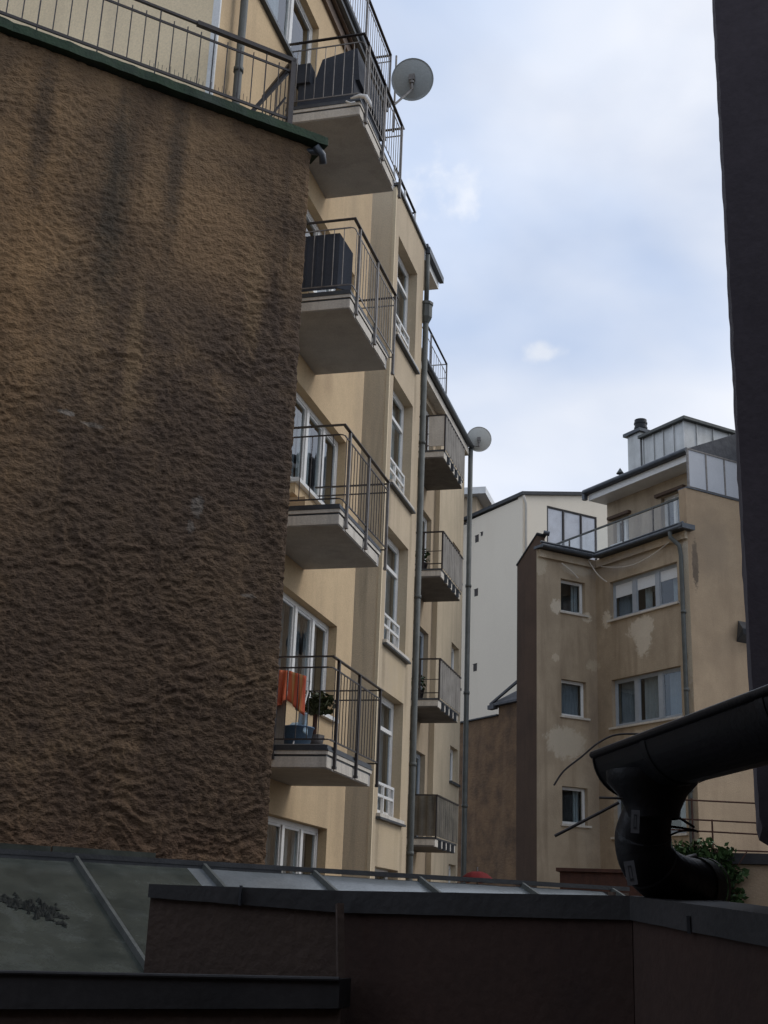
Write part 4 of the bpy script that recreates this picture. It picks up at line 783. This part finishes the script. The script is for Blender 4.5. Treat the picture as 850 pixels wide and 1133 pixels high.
# red parasol
rp = thing('red_parasol', 'low red domed parasol peeping over the zinc roof by the far drainpipe', 'parasol', (-5.75, 30, GZ))
c = px(528, 975, 30); q = MB(); prof = [(.001, .22), (.12, .21), (.25, .16), (.36, .07), (.39, -.02)]; seg = 32; base = []
for r, h in prof:
    for k in range(seg):
        a = 2*math.pi*k/seg; rr = r*(1+.03*math.cos(8*a)); q.v.append((c.x+rr*math.cos(a), c.y+rr*math.sin(a), c.z+h-.02*(r/.4)*math.cos(8*a)))
for i in range(len(prof)-1):
    for k in range(seg): a = i*seg+k; b = i*seg+(k+1) % seg; q.f.append((a, b, b+seg, a+seg))
node('canopy', q, M['red'], rp, smooth=True); q = MB(); q.tube([(c.x, c.y, GZ), (c.x, c.y, c.z+.32)], .02, 8); node('pole', q, M['galv'], rp)

# ================================================================== TERRACE WALL, IVY, IRON RAILING (right middle)
tw = thing('terrace_wall', 'low beige terrace wall with a dark coping below the tan house', 'wall', (0, 18.2, GZ))
mb = MB(); mb.box(-.95, 3.5, 18.0, 18.4, GZ, .93); node('masonry', mb, M['rb_third'], tw)
mb = MB(); mb.box(-.98, 3.5, 17.94, 18.46, .933, 1.07); node('coping', mb, M['coping'], tw)
ir = thing('terrace_railing', 'rusty iron railing standing on the low beige terrace wall behind the ivy', 'railing', (0, 18.2, 1.07))
mb = MB()
for z in (1.80-.03, 1.53-.02, 1.36): mb.tube([(-1.1, 18.22, z+.03), (3.3, 18.22, z-.45*.0-.13)], .012, 6)
node('rails', mb, M['rust'], ir)
mb = MB(); mb.tube([(-.9, 18.2, 1.13), (3.3, 18.2, 1.07)], .012, 6); node('base_rail', mb, M['rust'], ir)
for x in (-.48, -.22, .95, 2.1):
    mb = MB(); mb.tube([(x, 18.2, 1.0), (x, 18.2, 1.8 if x < -.4 or x > .5 else 1.52)], .014, 6); node('post', mb, M['rust'], ir)
mb = leafy((-.48, 17.86, .78), (.44, .22, .36), 2400, .05, 'leaf', seed=11); m2_ = leafy((-.60, 17.85, .55), (.50, .2, .22), 900, .05, 'leaf', seed=12); mb.add(m2_.v, m2_.f)
m2_ = leafy((-.16, 17.85, .6), (.22, .18, .42), 800, .05, 'leaf', seed=13); mb.add(m2_.v, m2_.f)
iv = thing('ivy', 'dense green ivy clump hanging over the terrace wall behind the black downpipe', 'plant', (-.4, 17.9, .9)); node('foliage', mb, M['leaf'], iv)
mb = leafy((-.45, 17.80, .86), (.50, .22, .36), 420, .055, 'leaf', seed=31)
for k_, (cx_, cz_) in enumerate(((-.05, 1.06), (-.75, 1.12), (.05, .5), (-.3, 1.14), (.06, .8))): m2_ = leafy((cx_, 17.88, cz_), (.16, .12, .12), 60, .045, 'leaf', seed=40+k_); mb.add(m2_.v, m2_.f)
node('young_leaves', mb, M['leaf3'], iv)
rnd = random.Random(8); mb = MB()
for i in range(14):
    a = Vector((-.9+rnd.random()*1.0, 17.9, .35+rnd.random()*.2)); mb.tube([a, a+Vector((rnd.uniform(-.1, .1), -.05, .3)), a+Vector((rnd.uniform(-.2, .2), -.08, .65))], .008, 5)
node('stems', mb, M['rust'], iv)
lb = thing('low_brown_wall', 'low red brown wall behind the end of the zinc lean-to roof', 'wall', (-1.8, 19, GZ))
mb = MB(); mb.box(-2.35, -.97, 18.6, 18.9, GZ, .80); node('masonry', mb, M['rust'], lb); mb = MB(); mb.box(-2.4, -.97, 18.55, 18.95, .803, .85); node('coping', mb, M['rust'], lb)

# ================================================================== NEAR PARAPETS
def slab(mb, a, b, z0a, z1a, z0b, z1b, depth, out=0.0):
    """upright slab from plan point a to b (x,y), facing -Y side, with its own heights at each end"""
    a = Vector((a[0], a[1], 0)); b = Vector((b[0], b[1], 0)); d = (b-a).normalized(); n = Vector((d.y, -d.x, 0)); o = n*out; k = -n*depth
    P_ = lambda p, z, off: (p.x+off.x, p.y+off.y, z)
    mb.hexa([P_(a, z0a, o), P_(b, z0b, o), P_(b, z0b, k), P_(a, z0a, k), P_(a, z1a, o), P_(b, z1b, o), P_(b, z1b, k), P_(a, z1a, k)])
pA0, pA0b = px(165, 978, 3.45), px(165, 993, 3.45); pA1, pA1b = px(380, 985.5, 3.30), px(380, 1010, 3.30)
pB1, pB1b = px(697, 991, 3.0), px(697, 1018, 3.0); pC1, pC1b = px(860, 1013, 2.45), px(860, 1050, 2.45)
nw = thing('near_parapet', 'near dark brown roof parapet with a folded sheet metal coping across the bottom', 'wall', (0, 3.2, -3))
mb = MB(); slab(mb, pA0.xy, pA1.xy, GZ, pA0b.z+.012, GZ, pA1b.z+.012, .12, -.012); node('rear_panel', mb, M['maroon2'], nw)
mb = MB(); slab(mb, pA1.xy, pB1.xy, GZ, pA1b.z+.012, GZ, pB1b.z+.012, .16, -.008)
slab(mb, (pB1-(pC1-pB1)*.04).xy, pC1.xy, GZ, pB1b.z+.012, GZ, pC1b.z+.012, .16, -.008)
node('front_panel', mb, M['maroon'], nw)
cps = [(pA0, pA0b, pA1, pA1b), (pA1+Vector((0, -.004, 0)), pA1b+Vector((0, -.004, 0)), pB1, pB1b), (pB1+Vector((0, -.003, 0)), pB1b+Vector((0, -.003, 0)), pC1, pC1b)]
for i, (a, ab, b, bb) in enumerate(cps):
    n = 12; mb = MB()
    for j in range(n):
        u0, u1 = j/n, (j+1)/n; A = a.lerp(b, u0); B = a.lerp(b, u1); Ab = ab.lerp(bb, u0); Bb = ab.lerp(bb, u1)
        w0, w1 = .0016*noise.noise(Vector((j*.9+i*7, 0, 0))), .0016*noise.noise(Vector((j*.9+.9+i*7, 0, 0)))
        if j == 0: w0 = 0
        if j == n-1: w1 = 0
        slab(mb, A.xy, B.xy, Ab.z+w0, A.z+w0*.5, Bb.z+w1, B.z+w1*.5, .20, 0)
    node('coping', mb, M['coping'], nw)
# raised seam across the coping
mb = MB(); c0 = pA0.lerp(pA1, .5); cb0 = pA0b.lerp(pA1b, .5); mb.box(c0.x-.003, c0.x+.003, c0.y-.012, c0.y-.002, cb0.z-.002, c0.z+.004); node('lap_joint', mb, M['flash'], nw)
mb = MB(); c0 = pB1.lerp(pC1, .45); cb0 = pB1b.lerp(pC1b, .45); mb.box(c0.x-.003, c0.x+.004, c0.y-.014, c0.y-.003, cb0.z-.004, cb0.z+.03); node('lap_joint', mb, M['flash'], nw)
# lower gutter edge, left
lg = thing('lower_gutter', 'dark box gutter running along the bottom left below the zinc roof', 'gutter', (-1.5, 3.1, -.4))
ga, gb = px(-40, 1075, 3.18), px(376, 1083.5, 3.18); ga2, gb2 = px(-40, 1117, 3.18), px(376, 1116, 3.18)
mb = MB(); slab(mb, ga.xy, gb.xy, ga2.z, ga.z, gb2.z, gb.z, .10); node('trough', mb, M['coping'], lg)
mb = MB(); mb.tube([ga+Vector((0, -.004, 0)), gb+Vector((0, -.004, 0))], .006, 8); node('bead', mb, M['coping'], lg)
mb = MB(); slab(mb, ga.xy, gb.xy, GZ, ga2.z-.002, GZ, gb2.z-.002, .08, -.02); node('wall_below', mb, M['maroon2'], lg)
mb = MB(); mb.bar(px(376, 1000, 3.27), px(377, 1083, 3.24), .018, .015); solo('rain_strip', mb, M['maroon2'], 'thin dark upright strip between the two near brown panels', 'strip')

# ================================================================== BLACK GUTTER AND DOWNPIPE (right, near)
gt = thing('black_gutter', 'black half-round eaves gutter with a swan-neck outlet reaching in from the right', 'gutter', (0, 2.9, .3))
zg = px(655, 835, 3.0).z
pL = px(657, 835, 3.0); pR = Vector((.62, 1.28, zg+.0)); dg = (pR-pL); dg.z = 0
# keep the front lip on the sight line of its right end
e = px(850, 767, 2.18); dg = Vector((e.x-pL.x, e.y-pL.y, 0)).normalized(); side = Vector((-dg.y, dg.x, 0)); side = -side if side.y < 0 else side
side = Vector((dg.y, -dg.x, 0)); side = side if side.x > 0 else -side
R0 = .089; Lg = 1.9
cL = pL+side*R0
def arc(c, r, n=18, a0=180, a1=360): return [c+side*(-math.cos(R_(180-(a0+(a1-a0)*i/n)+0))*0) for i in range(n+1)]
def prof_pts(o, r):
    P_ = []
    for i in range(21):
        a = math.pi+math.pi*i/20; P_.append(o+side*(r*math.cos(a))+Vector((0, 0, r*1.05*math.sin(a))))
    return P_
mb = MB(); A = prof_pts(cL, R0); B = prof_pts(cL+dg*Lg, R0); A2 = prof_pts(cL, R0-.004); B2 = prof_pts(cL+dg*Lg, R0-.004); n = 21
mb.add(A+B+A2+B2, [(i, i+1, n+i+1, n+i) for i in range(20)]+[(2*n+i, 2*n+i+1, 3*n+i+1, 3*n+i) for i in range(20)]+[(i, i+1, 2*n+i+1, 2*n+i) for i in range(20)]+[(n+i, n+i+1, 3*n+i+1, 3*n+i) for i in range(20)]+[(0, n, 3*n, 2*n), (n-1, 2*n-1, 4*n-1, 3*n-1)])
tr = node('trough', mb, M['blackpvc'], gt, smooth=True)
mb = MB(); mb.tube([A[0]-dg*.006, A[0]+dg*Lg], .009, 10); node('front_bead', mb, M['blackpvc'], gt, smooth=True)
mb = MB(); E_ = prof_pts(cL-dg*.004, R0+.003); mb.prism(E_, dg*.006); node('end_cap', mb, M['blackpvc'], gt)
for u in (.30, .85):
    mb = MB(); Q = prof_pts(cL+dg*u, R0+.002); Q2 = prof_pts(cL+dg*(u+.03), R0+.002); mb.add(Q+Q2, [(i, i+1, n+i+1, n+i) for i in range(20)]); node('bracket', mb, M['blackpvc'], gt, smooth=True)
# sheet fascia / drip roof edge above the gutter
mb = MB(); a = cL+side*R0+Vector((0, 0, .012)); mb.hexa([a-side*.04, a-side*.04+dg*Lg, a+side*.35+dg*Lg+Vector((0, 0, .11)), a+side*.35+Vector((0, 0, .11)), a-side*.04+Vector((0, 0, .006)), a-side*.04+dg*Lg+Vector((0, 0, .006)), a+side*.35+dg*Lg+Vector((0, 0, .116)), a+side*.35+Vector((0, 0, .116))])
solo('roof_verge', mb, M['tar'], 'dark sheet roof edge just behind the black gutter', 'roof')
# downpipe: outlet, offset and shoe
dp = thing('black_downpipe', 'black swan-neck downpipe with two faded stickers below the gutter outlet', 'downpipe', px(735, 990, 2.9))
q = [px(722, 880, 2.88), px(718, 893, 2.89), px(715, 907, 2.90), px(712, 922, 2.92), px(712, 937, 2.93), px(717, 952, 2.94), px(731, 967, 2.98), px(752, 977, 3.06), px(774, 981, 3.14)]
def smooth_path(P_, n=5):
    o_ = []
    for i in range(len(P_)-1):
        p0 = P_[max(i-1, 0)]; p1 = P_[i]; p2 = P_[i+1]; p3 = P_[min(i+2, len(P_)-1)]
        for j in range(n):
            t_ = j/n; o_.append(.5*((2*p1)+(p2-p0)*t_+(2*p0-5*p1+4*p2-p3)*t_*t_+(3*p1-p0-3*p2+p3)*t_**3))
    return o_+[P_[-1]]
sp = smooth_path(q)
mb = MB(); mb.tube(sp, [.052+.010*min(1, max(0, (i_-6)/10)) for i_ in range(len(sp))], 28); node('pipe', mb, M['blackpvc'], dp, smooth=True)
mb = MB(); mb.lathe(q[0]-Vector((0, 0, .03)), [(.056, -.02), (.060, 0), (.075, .03), (.098, .055), (.10, .08)], 24); node('outlet_cone', mb, M['blackpvc'], dp, smooth=True)
mb = MB(); mb.tube([q[-1]-(q[-1]-q[-2]).normalized()*.03, q[-1]+(q[-1]-q[-2]).normalized()*.012], .0655, 28, cap=False); node('socket', mb, M['zinc'], dp, smooth=True)
mb = MB(); mb.tube([sp[14]+(sp[15]-sp[14])*.1, sp[14]+(sp[15]-sp[14])*.9], .0605, 28, cap=False); mb.tube([sp[26]+(sp[27]-sp[26])*.1, sp[26]+(sp[27]-sp[26])*.7], .0640, 28, cap=False); node('pipe_seam', mb, M['flash'], dp)
rim_ = q[-1]+(q[-1]-q[-2]).normalized()*.013
mb = MB(); mb.tube([rim_, rim_+(q[-1]-q[-2]).normalized()*.012], .068, 28, cap=False); mb.tube([rim_+Vector((-.035, -.02, .055)), rim_+Vector((-.01, -.01, .062))], .014, 10); node('metal_rim_and_glint', mb, M['galv'], dp, smooth=True)  # zinc rim, plus a short pale bar standing in for its glint
def sticker(x, y, Y, ang, w, h):
    c = px(x, y, Y); a = Vector((math.cos(ang), 0, math.sin(ang))); b = Vector((-math.sin(ang), 0, math.cos(ang))); 
    mb = MB(); n_ = Vector((0, -.001, 0)); mb.hexa([c-a*w-b*h, c+a*w-b*h, c+a*w-b*h-n_, c-a*w-b*h-n_, c-a*w+b*h, c+a*w+b*h, c+a*w+b*h-n_, c-a*w+b*h-n_]); s = node('sticker', mb, M['sticker'], dp)
    mb = MB(); c = c+n_*1.5
    for (u0, u1, v0, v1) in ((-.35, .35, -.6, -.45), (-.35, -.2, -.45, .5), (.2, .35, -.45, .5), (-.35, .35, .5, .62)):
        P_ = [c+a*w*u0+b*h*v0, c+a*w*u1+b*h*v0, c+a*w*u1+b*h*v1, c+a*w*u0+b*h*v1]; mb.add(P_, [(0, 1, 2, 3)])
    node('sticker_print', mb, M['stickerdark'], dp)
sticker(703, 909, 2.80, -.06, .009, .024); sticker(698, 966, 2.83, .16, .011, .025)
# wires around the outlet
mb = MB(); mb.tube(smooth_path([px(613, 869, 2.9), px(624, 853, 2.9), px(644, 837, 2.9), px(662, 822, 2.9), px(682, 813, 2.92), px(712, 812, 2.95), px(730, 812, 3.0)]), .0022, 6); solo('cable', mb, M['iron'], 'thin black cable arching over the end of the black gutter', 'cable')
mb = MB(); mb.tube([px(614, 925, 2.85), px(685, 888, 2.85)], .0034, 8); mb.tube([px(663, 882.5, 2.85), px(706, 884, 2.85)], .0026, 8); solo('gutter_strap', mb, M['iron'], 'straight dark rod sticking out left from the downpipe neck', 'rod')
mb = MB(); mb.tube(smooth_path([px(735, 893, 2.9), px(752, 905, 2.92), px(768, 915, 2.95)]), .0028, 6); mb.tube(smooth_path([px(738, 914, 2.9), px(760, 917, 2.92), px(772, 920, 2.95)]), .0028, 6); mb.tube(smooth_path([px(738, 926, 2.9), px(752, 920, 2.9), px(768, 919, 2.92)]), .0022, 6); solo('loose_wire', mb, M['iron'], 'loose black wires right of the downpipe neck', 'wire')
# near dark wall at right
nd = thing('dark_plum_wall', 'dark plum rendered wall edge filling the right side, its lower corner rounded', 'wall', (.5, 3.2, .3))
x0 = px(812, 382, 3.3).x; zb_ = px(840, 928, 3.3).z; mb = MB()
nzs = 160; vs = []; prof = []
for j in range(nzs+1):
    z = zb_+(4.6-zb_)*j/nzs; r = .05; dx = 0
    if z < zb_+r: dx = r-math.sqrt(max(0, r*r-(zb_+r-z)**2))
    prof.append((x0+dx+.0035*noise.noise(Vector((0, 0, z*14)))+.002*noise.noise(Vector((3, 0, z*45))), z))
n = len(prof)
for x, z in prof: vs += [(x, 3.3, z), (1.6, 3.3, z), (1.6, 3.75, z), (x-.0, 3.75, z)]
fs = []
for j in range(n-1):
    for k in range(4): fs.append((j*4+k, j*4+(k+1) % 4, (j+1)*4+(k+1) % 4, (j+1)*4+k))
fs += [(0, 1, 2, 3), tuple((n-1)*4+k for k in range(4))]
mb.add(vs, fs); node('render', mb, M['purple'], nd)
# the house the photograph is taken from (behind the viewpoint), plus an added wing
oh = thing('own_house_shade_wing', 'house behind the viewpoint with an added unseen wing that shades the courtyard', 'building', (0, -3, GZ))
mb = MB(); mb.box(-9, 10, -6, -.7, GZ, 3.2); mb.box(3.4, 10, -.699, 16, GZ, 5.0); node('walls', mb, M['rb_dark'], oh)  # second box is an unseen wing added to shade the lower facade
